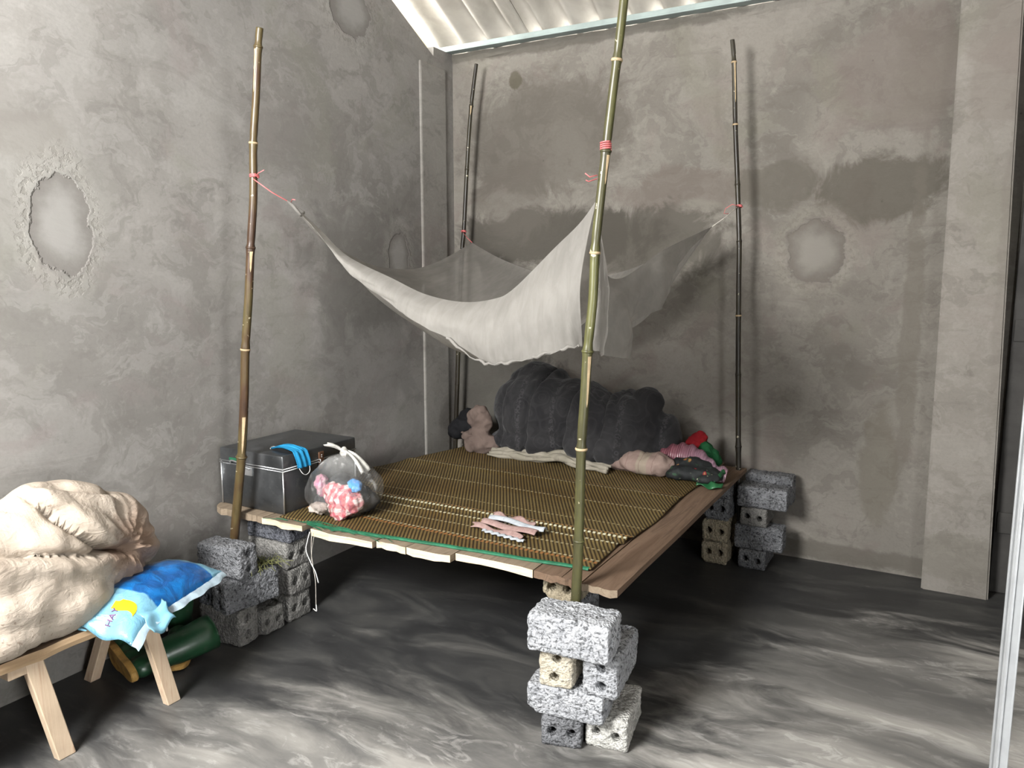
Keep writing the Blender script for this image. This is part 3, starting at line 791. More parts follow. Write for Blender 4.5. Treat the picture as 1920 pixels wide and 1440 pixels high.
def skirt(name, top, bottom, out, bulge, wave, freq, seed, label=None, mat=None):
    n, m = 97, 25; T = spline(top, n); Bt = spline(bottom, n); o = Vector(out); V = []
    for i in range(n):
        u = i / (n - 1)
        for j in range(m):
            v = j / (m - 1); p = T[i].lerp(Bt[i], v)
            L = (T[i] - Bt[i]).length
            w = bulge * sin(pi * v) * min(1, L / .25) + wave * min(1, L / .2) * v ** .7 * (sin(u * freq + 1.3 * fbm((u * 4, seed, 0), 1)) + .8 * fbm((u * 9, v * 1.5, seed), 1.4))
            ru = .006 * v * fbm((u * 14, v * 2, seed + 5), 1.5)
            V.append(p + o * w + Vector((0, 0, ru)))
    return tag(obj(name, mesh(name, V, [(i * m + j, i * m + j + 1, (i + 1) * m + j + 1, (i + 1) * m + j) for i in range(n - 1) for j in range(m - 1)], True, net.location), mat or M_net_thick, net), label)
ABb = [A, (-2.132, 2.20, 1.709), (-2.043, 2.2, 1.618), (-1.943, 2.2, 1.510), (-1.82, 2.2, 1.433), (-1.677, 2.2, 1.359), (-1.495, 2.2, 1.281), (-1.366, 2.2, 1.209), (-1.282, 2.2, 1.204), (-1.162, 2.2, 1.230), (-1.06, 2.2, 1.262), (-.995, 2.205, 1.275)]
skirt('front_curtain', AB, ABb, (0, -1, 0), .05, .018, 16, 1)
skirt('side_curtain', BC, [(-.975, 2.225, 1.27), (-.985, 2.30, 1.245), (-.99, 2.40, 1.23), (-.975, 2.50, 1.219), (-1.0, 2.60, 1.255), (-1.015, 2.85, 1.33), (-1.02, 3.05, 1.403), (-1.025, 3.41, 1.582), C], (1, 0, 0), .02, .03, 20, 2, mat=M_net)
skirt('side_curtain', AD, [A, (-2.30, 2.5, 1.61), (-2.36, 2.8, 1.48), (-2.38, 3.1, 1.44), (-2.40, 3.45, 1.48), D], (-1, 0, 0), .03, .02, 16, 3, mat=M_net)
skirt('back_curtain', DC, [D, (-2.3, 3.86, 1.3), (-2.05, 3.85, 1.2), (-1.75, 3.84, 1.16), (-1.4, 3.84, 1.25), C], (0, 1, 0), .02, .02, 18, 4, mat=M_net)  # hangs lower, out of view, to keep light off the wall behind
# bunched hem of the front curtain
hem = spline([Vector(p) + Vector((0, -.012, .004)) for p in ABb[6:]], 40)
tube('hem', [p + Vector((0, .006 * sin(i * .9), .004 * sin(i * 1.7))) for i, p in enumerate(hem)], [.004 + .002 * sin(i * .8) for i in range(40)], M_net_thick, net, 8)
# tips drawn out to the ties
def tip(a, b, r): tube('corner_tip', [a, a.lerp(b, .5), b], [r, r * .55, .002], M_net_thick, net, 8)
T1 = Vector((-2.342, 2.14, 1.862)); T2 = Vector((-.915, 2.155, 1.80)); T3 = Vector((-.940, 3.955, 1.84)); T4 = Vector((-2.628, 4.035, 1.765))
tip(A + Vector((.06, 0, -.045)), A + Vector((-.015, -.01, .012)), .014)
for nm, a, b, m in (('tie_string', A, T1, M_pink), ('tie_string', B, T2, M_cord), ('tie_string', C, T3, M_cord), ('tie_string', D, T4, M_pink)):
    mid = a.lerp(b, .5) + Vector((0, 0, -.006)); tube(nm, [a, mid, b], .0022, m, net, 6)
def coil(ctr, r, turns, mat, par, h=.004, tilt=0):
    pts = [(ctr[0] + r * cos(w * .5), ctr[1] + r * sin(w * .5), ctr[2] + h * w * .5 / 6.28 + tilt * cos(w * .5)) for w in range(int(turns * 12.6) + 1)]
    tube('knot_wrap', pts, .0026, mat, par, 6)
coil((-2.345, 2.15, 1.868), .0165, 3, M_pink, net)
coil((-.908, 2.17, 1.862), .0155, 4, M_pink, net, .006)
coil((-.939, 3.97, 1.832), .0135, 3, M_pink, net)
coil((-2.627, 4.05, 1.758), .0145, 3, M_pink, net)
for pts in ([(-2.33, 2.135, 1.866), (-2.29, 2.12, 1.878), (-2.25, 2.11, 1.885)], [A, A + Vector((.03, -.02, .01)), A + Vector((.055, -.03, .006))],
            [(-.935, 3.95, 1.835), (-.965, 3.93, 1.845), (-.995, 3.92, 1.825), (-1.0, 3.91, 1.80), (-.975, 3.93, 1.80)],
            [(-.925, 2.15, 1.79), (-.945, 2.14, 1.785), (-.955, 2.13, 1.795)], [(-.925, 2.15, 1.78), (-.948, 2.14, 1.772), (-.952, 2.13, 1.775)]):
    tube('string_end', pts, .0018, M_pink, net, 5)

# ------------------------------------------------------------------ metal trunk
def metal_mat():
    k = NT('galvanised_tin'); P = k.coord()
    n = k.noise(P, 7, 5, .6, .4); f = k.noise(P, 40, 4, .6)
    c = k.mix(k.mr(n, .35, .7), (.095, .10, .104), (.155, .16, .165))
    c = k.mix(k.math('MULTIPLY', k.mr(f, .58, .7), .3), c, (.25, .25, .24))
    k.bsdf(c, k.mr(n, .3, .7, .30, .45), .85, .5, k.bump(k.noise(P, 9, 3), .12, .01))
    return k.m
M_tin = metal_mat(); M_tin_edge = plain('bright_tin_edge', (.72, .73, .74), .28, .9, .5, .08, 20, .05)
M_leather = plain('brown_hasp', (.10, .05, .028), .5, 0, .3, .25, 40, .2)
TX0, TX1, TY0, TY1, TZ0, TZ1 = -2.742, -2.362, 2.245, 2.70, .499, .752
trunk = thing('metal_trunk', 'grey galvanised metal trunk standing on the bed against the left wall', 'trunk', ((TX0 + TX1) / 2, (TY0 + TY1) / 2, TZ0), (0, 0, 0))
LZ = TZ1 - .058
box('body', (TX0 + .004, TY0 + .004, TZ0), (TX1 - .004, TY1 - .004, LZ + .01), M_tin, trunk, .005, 3, True)
lid = box('lid', (TX0, TY0, LZ), (TX1, TY1, TZ1), M_tin, trunk, .006, 3, True)
for z in (LZ + .002, LZ - .008):
    p = [(TX0 - .001, TY0 - .001, z), (TX1 + .001, TY0 - .001, z), (TX1 + .001, TY1 + .001, z), (TX0 - .001, TY1 + .001, z), (TX0 - .001, TY0 - .001, z)]
    tube('rim_bead', p, .0028, M_tin_edge, trunk, 8)
for x, y in ((TX0 + .003, TY0 + .003), (TX1 - .003, TY0 + .003), (TX1 - .003, TY1 - .003)):
    tube('corner_seam', [(x, y, TZ0), (x, y, LZ - .006)], .0035, M_tin_edge, trunk, 8)
# wire handle with its plate on the end facing the front pole
pl_ = box('handle_plate', (-2.60, TY0 - .001, .645), (-2.545, TY0 + .005, .682), M_tin_edge, trunk, .001)
tube('handle', spline([(-2.67, TY0 - .004, .690), (-2.645, TY0 - .022, .708), (-2.60, TY0 - .028, .705), (-2.575, TY0 - .02, .69), (-2.555, TY0 - .004, .675)], 16), .0035, M_tin_edge, trunk, 8)
tag(box('label_plate', (-2.68, TY0 - .0035, .700), (-2.635, TY0 - .001, .714), M_green, trunk, .0008), 'small green tag on the handle side')
# hasp with padlock on the long side
h = box('hasp', (TX1 - .001, 2.455, LZ - .045), (TX1 + .005, 2.485, LZ + .035), M_leather, trunk, .002)
tag(h, 'brown hasp strap')
tube('hasp_staple', spline([(TX1 + .002, 2.452, LZ + .004), (TX1 + .014, 2.452, LZ + .004), (TX1 + .014, 2.452, LZ - .008), (TX1 + .002, 2.452, LZ - .008)], 12), .0025, M_tin_edge, trunk, 6)
for dz in (.022, .03): tube('rivet', [(TX1 + .004, 2.47, LZ + dz - .01), (TX1 + .0075, 2.47, LZ + dz - .01)], .003, M_tin_edge, trunk, 8)

# ------------------------------------------------------------------ blue face mask draped over the trunk lid
M_blue = plain('blue_nonwoven', (.012, .17, .33), .8, 0, .2, .15, 30, .4, 160, .003)
mask = thing('face_mask', 'blue pleated face mask hanging over the front edge of the metal trunk', 'mask', (-2.4, 2.32, TZ1))
nu, nv = 40, 22; V = []
# runs from the lid top across the corner edge and down the long side
for i in range(nu):
    s = i / (nu - 1)
    for j in range(nv):
        t = j / (nv - 1) - .5
        L = s * .205
        w = .085 * (.35 + .65 * min(1, s * 2.2)) * (1 - .15 * s)
        if L < .135:
            x = TX1 - .135 + L; z = TZ1 + .004 + .012 * sin(pi * min(1, L / .135)) * (1 + .5 * sin(t * 8)) + .006 * abs(sin(t * 17))
            y = 2.335 + t * w + .03 * (s - .3)
        else:
            q = L - .135; x = TX1 + .004 + .012 * sin(min(1, q / .06) * pi * .5) + .004 * sin(t * 17); z = TZ1 + .004 - q
            y = 2.335 + t * w + .03 * (s - .3)
        V.append((x, y, z))
mo = obj('pleated_cloth', mesh('pleated_cloth', V, [(i * nv + j, (i + 1) * nv + j, (i + 1) * nv + j + 1, i * nv + j + 1) for i in range(nu - 1) for j in range(nv - 1)], True, mask.location), M_blue, mask)
mo.modifiers.new('t', 'SOLIDIFY').thickness = .002
M_white = plain('white_elastic', (.5, .5, .48), .8, 0, .2, .05, 40, .1)
lx = TX1 + .014; lz = TZ1 - .066
tube('ear_loop', spline([(lx, 2.325, lz), (lx + .008, 2.335, lz - .022), (lx + .01, 2.355, lz - .032), (lx + .008, 2.378, lz - .02), (lx, 2.385, lz + .004)], 20), .0016, M_white, mask, 6)
tube('ear_loop', spline([(TX1 - .13, 2.345, TZ1 + .006), (TX1 - .145, 2.335, TZ1 + .010), (TX1 - .152, 2.325, TZ1 + .005), (TX1 - .14, 2.315, TZ1 + .004)], 14), .0016, M_white, mask, 6)

# ------------------------------------------------------------------ cloth materials
def cloth_mat(name, a, b, dark=None, wscale=900, fold=.0, scale=8, rough=.9, spec=.15, sheen=.0, stain=None, stain_amt=.5, bump=.25):
    k = NT(name); P = k.coord()
    n = k.noise(P, scale, 5, .6, .4)
    c = k.mix(k.mr(n, .3, .7), a, b)
    if dark: c = k.mix(k.math('MULTIPLY', k.mr(k.noise(P, scale * 3, 5, .65, .8), .54, .68), .4), c, dark)
    if stain: c = k.mix(k.math('MULTIPLY', k.mr(k.noise(P, scale * .6, 5, .65, .6), .5, .68), stain_amt), c, stain)
    wv = k.math('ADD', k.noise(k.mapping(P, (wscale, wscale * .15, wscale * .15)), 1, 2), k.noise(k.mapping(P, (wscale * .15, wscale, wscale)), 1, 2))
    cr = k.noise(P, 26, 5, .6, 1.0)
    h = k.math('ADD', k.math('MULTIPLY', wv, .12), cr)
    k.bsdf(c, rough, 0, spec, k.bump(h, bump, .010))
    return k.m

def draped(name, f, nu, nv, mat, parent, thick=.003, label=None):
    V = [Vector(f(i / (nu - 1), j / (nv - 1))) for i in range(nu) for j in range(nv)]
    o = obj(name, mesh(name, V, [(i * nv + j, (i + 1) * nv + j, (i + 1) * nv + j + 1, i * nv + j + 1) for i in range(nu - 1) for j in range(nv - 1)], True, parent_loc(parent)), mat, parent)
    if thick:
        m = o.modifiers.new('thickness', 'SOLIDIFY'); m.thickness = thick; m.offset = 0
    return tag(o, label)

# ------------------------------------------------------------------ clear plastic bag with clothes
BX, BY, BZ = -2.155, 2.385, .508
def plastic():
    k = NT('clear_plastic'); P = k.coord(); x, y, z = k.xyz(P)
    w = k.noise(k.mapping(P, (26, 26, 7)), 1, 5, .6, 1.2)
    b = k.bump(w, .8, .02)
    fr = k.n('ShaderNodeLayerWeight'); fr.inputs[0].default_value = .28; k.l(b, fr.inputs['Normal'])
    g = k.n('ShaderNodeBsdfGlossy'); g.inputs['Roughness'].default_value = .16; g.inputs['Color'].default_value = (.95, .95, .95, 1); k.l(b, g.inputs['Normal'])
    d = k.n('ShaderNodeBsdfDiffuse'); d.inputs['Color'].default_value = (.42, .42, .41, 1)
    tr = k.n('ShaderNodeBsdfTransparent'); tr.inputs[0].default_value = (.96, .96, .96, 1)
    crease = k.mr(w, .56, .72, 0, .38)
    top = k.mr(z, .17, .27, 0, .38)
    m1 = k.n('ShaderNodeMixShader'); k.l(k.math('ADD', k.math('ADD', crease, top), .07, clamp=True), m1.inputs[0]); k.l(tr.outputs[0], m1.inputs[1]); k.l(d.outputs[0], m1.inputs[2])
    m2 = k.n('ShaderNodeMixShader'); k.l(k.math('MULTIPLY', fr.outputs['Facing'], .42), m2.inputs[0]); k.l(m1.outputs[0], m2.inputs[1]); k.l(g.outputs[0], m2.inputs[2])
    k.l(m2.outputs[0], k.out.inputs[0])
    return k.m
M_plastic = plastic()
M_plastic_knot = plain('milky_plastic', (.36, .35, .32), .35, 0, .5, .2, 30, .3, 60, .01)
bag = thing('plastic_bag', 'knotted clear plastic bag of clothes standing at the front of the mat', 'bag', (BX, BY, BZ))
def bag_post(co, nn):
    a = atan2(co.y, co.x); h = co.z / .245
    r = sqrt(co.x ** 2 + co.y ** 2)
    k = 1 + .05 * max(0, h) ** 1.5 * sin(a * 13 + 2 * fbm((a, h, 0), 1)) + .03 * fbm(co, 10)
    if co.z < .01: co.z = .003 + co.z * .1
    return Vector((co.x * k, co.y * k, co.z))
bm_ = lump_mesh('bag_film', [((0, 0, .105), (.165, .158, .118)), ((0, 0, .17), (.11, .105, .08)), ((.005, 0, .215), (.045, .045, .035))], .010, 5, [(14, .008)], bag_post, 4)
obj('bag_film', bm_, M_plastic, bag)
obj('knot', lump_mesh('knot', [((.008, 0, .255), (.020, .018, .018)), ((.0, .002, .268), (.014, .016, .013))], .004, 2, [(60, .006)]), M_plastic_knot, bag)
draped('knot_ear', lambda u, v: (BX + .004 - .085 * u + .008 * sin(v * 5), BY - .01 * u + (v - .5) * (.012 + .03 * u), BZ + .262 + .045 * u - .02 * u * u + .008 * sin(v * 9 + u * 3)), 14, 9, M_plastic_knot, bag, .001)
draped('knot_ear', lambda u, v: (BX + .012 + .10 * u + .004 * sin(v * 6), BY + .012 * u + (v - .5) * (.014 + .05 * u), BZ + .262 - .01 * u - .07 * u * u + .008 * sin(v * 8)), 14, 9, M_plastic_knot, bag, .001)

def check_mat():
    k = NT('red_white_check'); P = k.coord()
    w = k.n('ShaderNodeVectorMath', operation='ADD'); k.l(P, w.inputs[0])
    nz = k.n('ShaderNodeVectorMath', operation='SCALE'); k.l(k.noise(P, 9, 3, .5, col=True), nz.inputs[0]); nz.inputs['Scale'].default_value = .11; k.l(nz.outputs[0], w.inputs[1])
    x, y, z = k.xyz(w.outputs[0])
    def band(v, per, a, b): return k.mr(k.math('ABSOLUTE', k.math('SUBTRACT', k.math('FRACT', k.math('DIVIDE', v, per)), .5)), a, b)
    b1 = band(x, .034, .22, .27); b2 = band(z, .034, .22, .27)
    c = k.mix(k.math('MULTIPLY', b1, .75), (.58, .46, .43), (.40, .045, .06)); c = k.mix(k.math('MULTIPLY', b2, .6), c, (.42, .06, .075))
    c = k.mix(k.math('MULTIPLY', band(k.math('ADD', x, .004), .034, .46, .49), .6), c, (.10, .09, .22))
    c = k.mix(k.math('MULTIPLY', band(z, .017, .46, .49), .5), c, (.12, .10, .2))
    c = k.mix(k.math('MULTIPLY', k.mr(k.noise(P, 40, 3), .55, .7), .25), c, (.9, .82, .8))
    k.bsdf(c, .85, 0, .2, k.bump(k.noise(P, 30, 4, .6, 1), .5, .012))
    return k.m
def crumple(amp, fr, seed):
    s = Vector((seed, seed * 2, seed * .5))
    def f(co, nn): return co + nn * amp * (1 - 2 * abs(fbm(co + s, fr, 2)))
    return f
g = 'clothes inside the clear plastic bag'
t = obj('checked_shirt', lump_mesh('checked_shirt', [((.0, 0, 0), (.075, .045, .052)), ((.045, .005, -.012), (.055, .045, .045)), ((-.04, 0, .01), (.045, .035, .045)), ((.0, -.01, -.045), (.06, .04, .035))], .006, 2, [(18, .012)], crumple(.010, 26, 2)), check_mat(), None, (BX + .035, BY - .055, BZ + .082))
tag(t, 'crumpled red and white checked shirt inside the clear plastic bag', 'shirt', g)
t = obj('dark_garment', lump_mesh('dark_garment', [((0, 0, .06), (.125, .095, .055)), ((-.03, .01, .10), (.09, .07, .05)), ((-.07, -.03, .035), (.055, .06, .035)), ((.07, .02, .045), (.06, .07, .04))], .008, 3, [(12, .012)], crumple(.008, 20, 5)), cloth_mat('charcoal_cloth', (.035, .036, .038), (.06, .06, .06), fold=1), None, (BX - .005, BY + .025, BZ + .001))
tag(t, 'charcoal garment at the bottom of the clear plastic bag', 'garment', g)
t = obj('blue_cloth', lump_mesh('blue_cloth', [((0, 0, 0), (.03, .022, .024))], .005, 1, [(40, .008)], crumple(.005, 50, 5)), cloth_mat('bright_blue_cloth', (.04, .16, .42), (.10, .32, .62), (.5, .6, .75), fold=1), None, (BX + .085, BY - .03, BZ + .135))
tag(t, 'small bright blue cloth at the right side of the plastic bag', 'cloth', g)
t = obj('flowered_cloth', lump_mesh('flowered_cloth', [((0, 0, 0), (.02, .03, .035)), ((.01, .01, -.03), (.02, .03, .03))], .005, 1, [(40, .008)], crumple(.005, 50, 7)), cloth_mat('pink_spotted_cloth', (.30, .24, .24), (.55, .16, .28), (.06, .05, .06), scale=30), None, (BX - .085, BY - .045, BZ + .125))
tag(t, 'pink flowered cloth at the left side of the plastic bag', 'cloth', g)
t = obj('grey_rag', lump_mesh('grey_rag', [((0, 0, .02), (.04, .03, .022))], .005, 1, [(40, .008)], crumple(.005, 50, 9)), cloth_mat('taupe_rag', (.34, .29, .25), (.5, .44, .4), (.12, .1, .1)), None, (BX - .065, BY - .085, BZ + .012))
tag(t, 'taupe rag low at the left in the plastic bag', 'rag', g)

# ------------------------------------------------------------------ dark quilt and the clothes at the back of the bed
def quilt_mat():
    k = NT('charcoal_plush'); P = k.coord(); x, y, z = k.xyz(P)
    n = k.noise(P, 6, 4); f = k.noise(k.mapping(P, (1, 1, 1), rot=(.4, .2, .3)), 55, 4, .6)
    sw_ = k.voro(k.mapping(P, (1, 1, 1)), 9, 'SMOOTH_F1'); orn_f = k.math('FRACT', k.math('MULTIPLY', sw_, 6.0))
    orn_f = k.mr(k.math('ABSOLUTE', k.math('SUBTRACT', orn_f, .5)), .28, .40)
    c = k.mix(k.mr(n, .3, .7), (.013, .0127, .0137), (.023, .0225, .0232))
    c = k.mix(k.math('MULTIPLY', orn_f, .22), c, (.036, .035, .036))
    # rows of little rings along the bands
    band = k.mr(k.math('ABSOLUTE', k.math('SUBTRACT', k.math('FRACT', k.math('DIVIDE', x, .19)), .5)), .10, .05)
    rg = k.voro(P, 46); ring = k.math('MULTIPLY', k.mr(rg, .25, .35), k.mr(rg, .6, .45))
    c = k.mix(k.math('MULTIPLY', k.math('MULTIPLY', band, ring), .5), c, (.05, .048, .05))
    h = k.math('ADD', k.math('MULTIPLY', f, .4), k.math('MULTIPLY', orn_f, .35))
    k.bsdf(c, 1.0, 0, .08, k.bump(h, .4, .010), Sheen_Weight=.1, Sheen_Roughness=.5)
    return k.m
M_quilt = quilt_mat()
QX, QY, QZ = -1.70, 3.78, .515
def quilt_post(co, nn):
    x = co.x
    d = 0
    for gx, a, tilt in ((-.40, .012, .10), (-.235, .026, .16), (-.02, .024, .12), (.17, .020, .05), (.30, .016, -.35)):
        q = x - gx - tilt * (co.z - .2) - .03 * fbm((co.y, co.z, gx), 4)
        d -= a * exp(-(q / .012) ** 2); d += a * .25 * exp(-((q - .05) / .05) ** 2)
    # fine slanting creases
    d += .006 * fbm((co.x * 9 + co.z * 3, co.z * 2.2, co.y * 2), 2.4, 3)
    d += .014 * (.35 - abs(fbm((co.x * 7 - co.z * 4, co.z * 3 + co.x * 2, co.y * 3), 1.5, 2)))
    co = co + nn * d
    if co.z < .002: co.z = .002
    return co
qm = lump_mesh('dark_quilt', [((-.27, .0, .215), (.26, .21, .235), (0, .12, 0)), ((-.27, .06, .36), (.2, .14, .13), (0, .25, 0)), ((.0, .0, .20), (.27, .20, .205), (0, .1, 0)), ((-.02, .03, .31), (.2, .13, .1), (0, .3, 0)),
     ((.23, .0, .185), (.23, .18, .18)), ((.26, .04, .28), (.14, .1, .09)), ((.37, .04, .33), (.085, .075, .065), (0, .5, 0)), ((.37, .02, .21), (.085, .12, .15)),
     ((-.28, -.07, .07), (.24, .15, .075)), ((.18, -.09, .08), (.26, .14, .08), (0, .05, .1)), ((.46, .06, .14), (.08, .12, .13))], .010, 12, [(5, .016)], quilt_post, 3)
t = obj('dark_quilt', qm, M_quilt, None, (QX, QY, QZ))
tag(t, 'big bundled charcoal quilt with embossed bands at the back of the bed', 'quilt')
g_c = 'clothes around the quilt'
M_beige = cloth_mat('dusty_pink_cotton', (.085, .062, .053), (.12, .09, .076), (.05, .038, .033))
# pinkish folded cloth standing at the left end of the quilt
pk = [((-.015, 0, .045), (.052, .045, .05)), ((.045, .02, .05), (.080, .05, .055)), ((.02, .01, .11), (.052, .036, .075), (0, .18, 0)), ((.025, .018, .165), (.058, .04, .08), (0, -.12, 0)), ((.0, .012, .222), (.056, .036, .036), (0, -.5, 0)), ((-.03, .012, .195), (.035, .03, .035)), ((-.05, .0, .10), (.04, .03, .018), (0, -.5, 0))]
t = obj('pink_pillowcase', lump_mesh('pink_pillowcase', pk, .006, 2, [(16, .010)], crumple(.011, 15, 3)), M_beige, None, (-2.262, 3.60, .508))
tag(t, 'dusty pink cotton cloth crumpled upright at the left end of the quilt', 'cloth', g_c)
draped_root = thing('pale_flap', 'small pale cloth corner sticking out left of the upright pink cloth', 'cloth', (-2.33, 3.63, .51), (0, 0, 0), g_c)
draped('cloth_fold', lambda u, v: (-2.25 - .11 * u, 3.60 + .06 * v + .01 * sin(u * 5), .572 + .04 * u * (1 - v) + .03 * v + .006 * sin(v * 7)), 12, 8, M_beige, draped_root, .006)
# black bundle in the corner
t = obj('black_bundle', lump_mesh('black_bundle', [((0, 0, .07), (.11, .09, .07)), ((.01, .03, .13), (.085, .07, .06)), ((-.07, 0, .03), (.06, .06, .03)), ((.06, -.02, .05), (.06, .06, .05))], .009, 3, [(11, .02)], crumple(.008, 16, 4)), cloth_mat('black_cloth', (.006, .006, .007), (.012, .012, .013)), None, (-2.47, 3.84, .512))
tag(t, 'black cloth bundle in the corner left of the pink cloth', 'bundle', g_c)
# cream sheet edge peeping out below the quilt
sh = thing('cream_sheet', 'twisted cream bed sheet showing below the front of the charcoal quilt', 'sheet', (-1.75, 3.56, .508), (0, 0, 0), g_c)
M_cream = cloth_mat('cream_sheet_cotton', (.17, .155, .12), (.23, .21, .17), (.10, .09, .07))
for q, (yo, zo, r, ph) in enumerate([(0, .012, .016, 0), (.018, .022, .018, 1.3), (.04, .028, .02, 2.9), (-.012, .008, .010, 4.2)]):
    pts = []
    for i in range(48):
        u = i / 47; x = -2.15 + .72 * u
        y = 3.555 + yo + .05 * sin(u * 3.0) - .055 * u + .012 * sin(u * 17 + ph); z = .510 + zo + .006 * sin(u * 13 + ph * 2) + .018 * exp(-((u - .62) / .12) ** 2)
        pts.append((x, y, z))
    tube('sheet_fold', pts, [r * (.55 + .55 * sin(pi * min(1, .12 + .88 * i / 47)) + .22 * sin(i * .7 + ph)) for i in range(48)], M_cream, sh, 10)
# dusty pink bundle in front of the quilt's right end
M_pinkplaid = NT('pink_plaid_cotton')
def _pp(k):
    P = k.coord(); x, y, z = k.xyz(P)
    def ln(v, per, w): return k.mr(k.math('ABSOLUTE', k.math('SUBTRACT', k.math('FRACT', k.math('DIVIDE', v, per)), .5)), w, w * .4)
    q = k.math('ADD', x, k.math('MULTIPLY', k.noise(P, 7), .06))
    c = k.mix(k.mr(k.noise(P, 7), .3, .7), (.18, .128, .11), (.235, .175, .15))
    c = k.mix(k.math('MULTIPLY', k.mr(k.math('ABSOLUTE', k.math('SUBTRACT', q, .05)), .035, .03), .6), c, (.24, .215, .16))
    c = k.mix(k.math('MULTIPLY', ln(q, .075, .035), .7), c, (.14, .09, .08))
    c = k.mix(k.math('MULTIPLY', ln(k.math('ADD', z, k.math('MULTIPLY', y, .5)), .06, .02), .3), c, (.2, .14, .12))
    k.bsdf(c, .9, 0, .15, k.bump(k.noise(P, 22, 4, .6, 1), .3, .012))
_pp(M_pinkplaid)
t = obj('pink_bundle', lump_mesh('pink_bundle', [((0, 0, .05), (.15, .085, .055), (0, 0, -.25)), ((.07, -.02, .055), (.10, .075, .058)), ((-.1, .02, .035), (.09, .06, .04))], .008, 3, [(10, .012)], crumple(.006, 13, 6)), M_pinkplaid.m, None, (-1.285, 3.625, .509))
tag(t, 'pale pink striped cotton bundle in front of the right end of the quilt', 'bundle', g_c)
# black embroidered cloth with green hem
def embro():
    k = NT('black_embroidered'); P = k.coord(); x, y, z = k.xyz(P)
    c = k.mix(k.mr(k.noise(P, 9), .3, .7), (.008, .009, .010), (.016, .018, .018))
    for cx, cy, r in ((-.055, .0, .013), (-.03, -.012, .009), (.06, -.07, .009), (-.085, -.03, .007), (.01, -.05, .006)):
        d = k.math('SQRT', k.math('ADD', k.math('POWER', k.math('SUBTRACT', x, cx), 2), k.math('POWER', k.math('SUBTRACT', y, cy), 2)))
        d = k.math('ADD', d, k.math('MULTIPLY', k.math('SUBTRACT', k.noise(P, 90, 3), .5), .012))
        c = k.mix(k.mr(d, r, r * .8), c, (.22, .085, .03) if cx < .0 else (.22, .02, .03)); c = k.mix(k.mr(d, r * .5, r * .35), c, (.25, .18, .06))
    fl = k.math('MULTIPLY', k.mr(k.voro(P, 34), .16, .11), k.mr(k.noise(P, 13, 3), .5, .58))
    c = k.mix(fl, c, (.20, .21, .14))
    c = k.mix(k.math('MULTIPLY', k.mr(k.noise(P, 40, 3), .60, .66), .35), c, (.03, .11, .04))
    k.bsdf(c, .7, 0, .25, k.bump(k.noise(P, 30, 4), .25, .006))
    return k.m
em = thing('embroidered_skirt', 'black cloth embroidered with small flowers and a green hem on the bed edge', 'skirt', (-1.015, 3.63, .505), (0, 0, 0), g_c)
obj('folded_cloth', lump_mesh('folded_cloth', [((0, 0, .04), (.135, .09, .04)), ((-.03, .04, .06), (.11, .07, .045)), ((.05, -.03, .03), (.09, .075, .03)), ((-.09, -.03, .025), (.05, .05, .025))], .008, 3, [(12, .010)], crumple(.005, 16, 8)), embro(), em)
M_gsilk = plain('green_satin', (.010, .075, .025), .4, 0, .5, .3, 20, .3, 30, .01)
hm = spline([(.128, .03, .05), (.125, .0, .045), (.115, -.04, .035), (.10, -.07, .022)], 30)
V = []
for i, p in enumerate(hm):
    w = .007 + .003 * sin(i * .5)
    V += [(p.x - w, p.y + w * .3, p.z + .008), (p.x, p.y - .004, p.z + .012), (p.x + w, p.y - w, p.z - .002)]
o_ = obj('green_hem', mesh('green_hem', V, [(i * 3 + s, i * 3 + s + 1, i * 3 + 4 + s, i * 3 + 3 + s) for i in range(29) for s in (0, 1)], True), M_gsilk, em); o_.modifiers.new('t', 'SOLIDIFY').thickness = .004
draped('green_corner', lambda u, v: (-1.015 + .03 + .12 * u, 3.63 - .105 + .03 * v + .012 * sin(u * 7) - .02 * u * (1 - u), .506 + .022 * v + .006 * sin(u * 9 + v * 3)), 16, 6, M_gsilk, em, .003)
# pink satin cloth lying across
def satin():
    k = NT('pink_satin'); P = k.coord(); x, y, z = k.xyz(P)
    w = k.n('ShaderNodeTexWave'); k.l(k.mapping(P, (1, .35, .2), rot=(0, 0, .25)), w.inputs[0]); w.inputs['Scale'].default_value = 26; w.inputs['Distortion'].default_value = 1.5
    c = k.mix(k.mr(x, -.16, .1), (.15, .05, .065), (.21, .13, .17)); c = k.mix(k.mr(x, .1, .2), c, (.19, .085, .10))
    k.bsdf(c, .33, 0, .55, k.bump(w.outputs['Fac'], .5, .006))
    return k.m
ps = thing('pink_satin_cloth', 'shiny pink pleated satin cloth lying over the black embroidered one', 'cloth', (-1.02, 3.73, .56), (0, 0, 0), g_c)
def satin_f(u, v):
    x = -1.235 + .355 * u; c = 3.735 - .02 * u
    w = .045 + .02 * sin(u * pi)
    a = pi * (v - .5) * 1.15
    y = c + w * sin(a) + .012 * sin(u * 5); zc = .575 + .062 * sin(pi * min(1, u * 1.15 + .05)) ** .8 - .03 * u
    return (x + .01 * sin(v * 5), y - .025 * u * u, max(.51 + .012 * v, zc + (w + .01) * (cos(a) - .6) + .006 * sin(u * 40 + v * 3)))
draped('satin_fold', satin_f, 70, 18, satin(), ps, .004)
rc = thing('red_green_cloth', 'red and green cloth scrap against the wall right of the quilt', 'cloth', (-1.09, 3.86, .51), (0, 0, 0), g_c)
obj('red_cloth', lump_mesh('red_cloth', [((0, 0, .10), (.05, .05, .06)), ((.02, .0, .15), (.04, .035, .04)), ((-.03, -.02, .06), (.06, .05, .05))], .006, 2, [(16, .01)], crumple(.005, 20, 2)), cloth_mat('red_cotton', (.13, .005, .008), (.20, .01, .012), (.07, .003, .006)), rc)
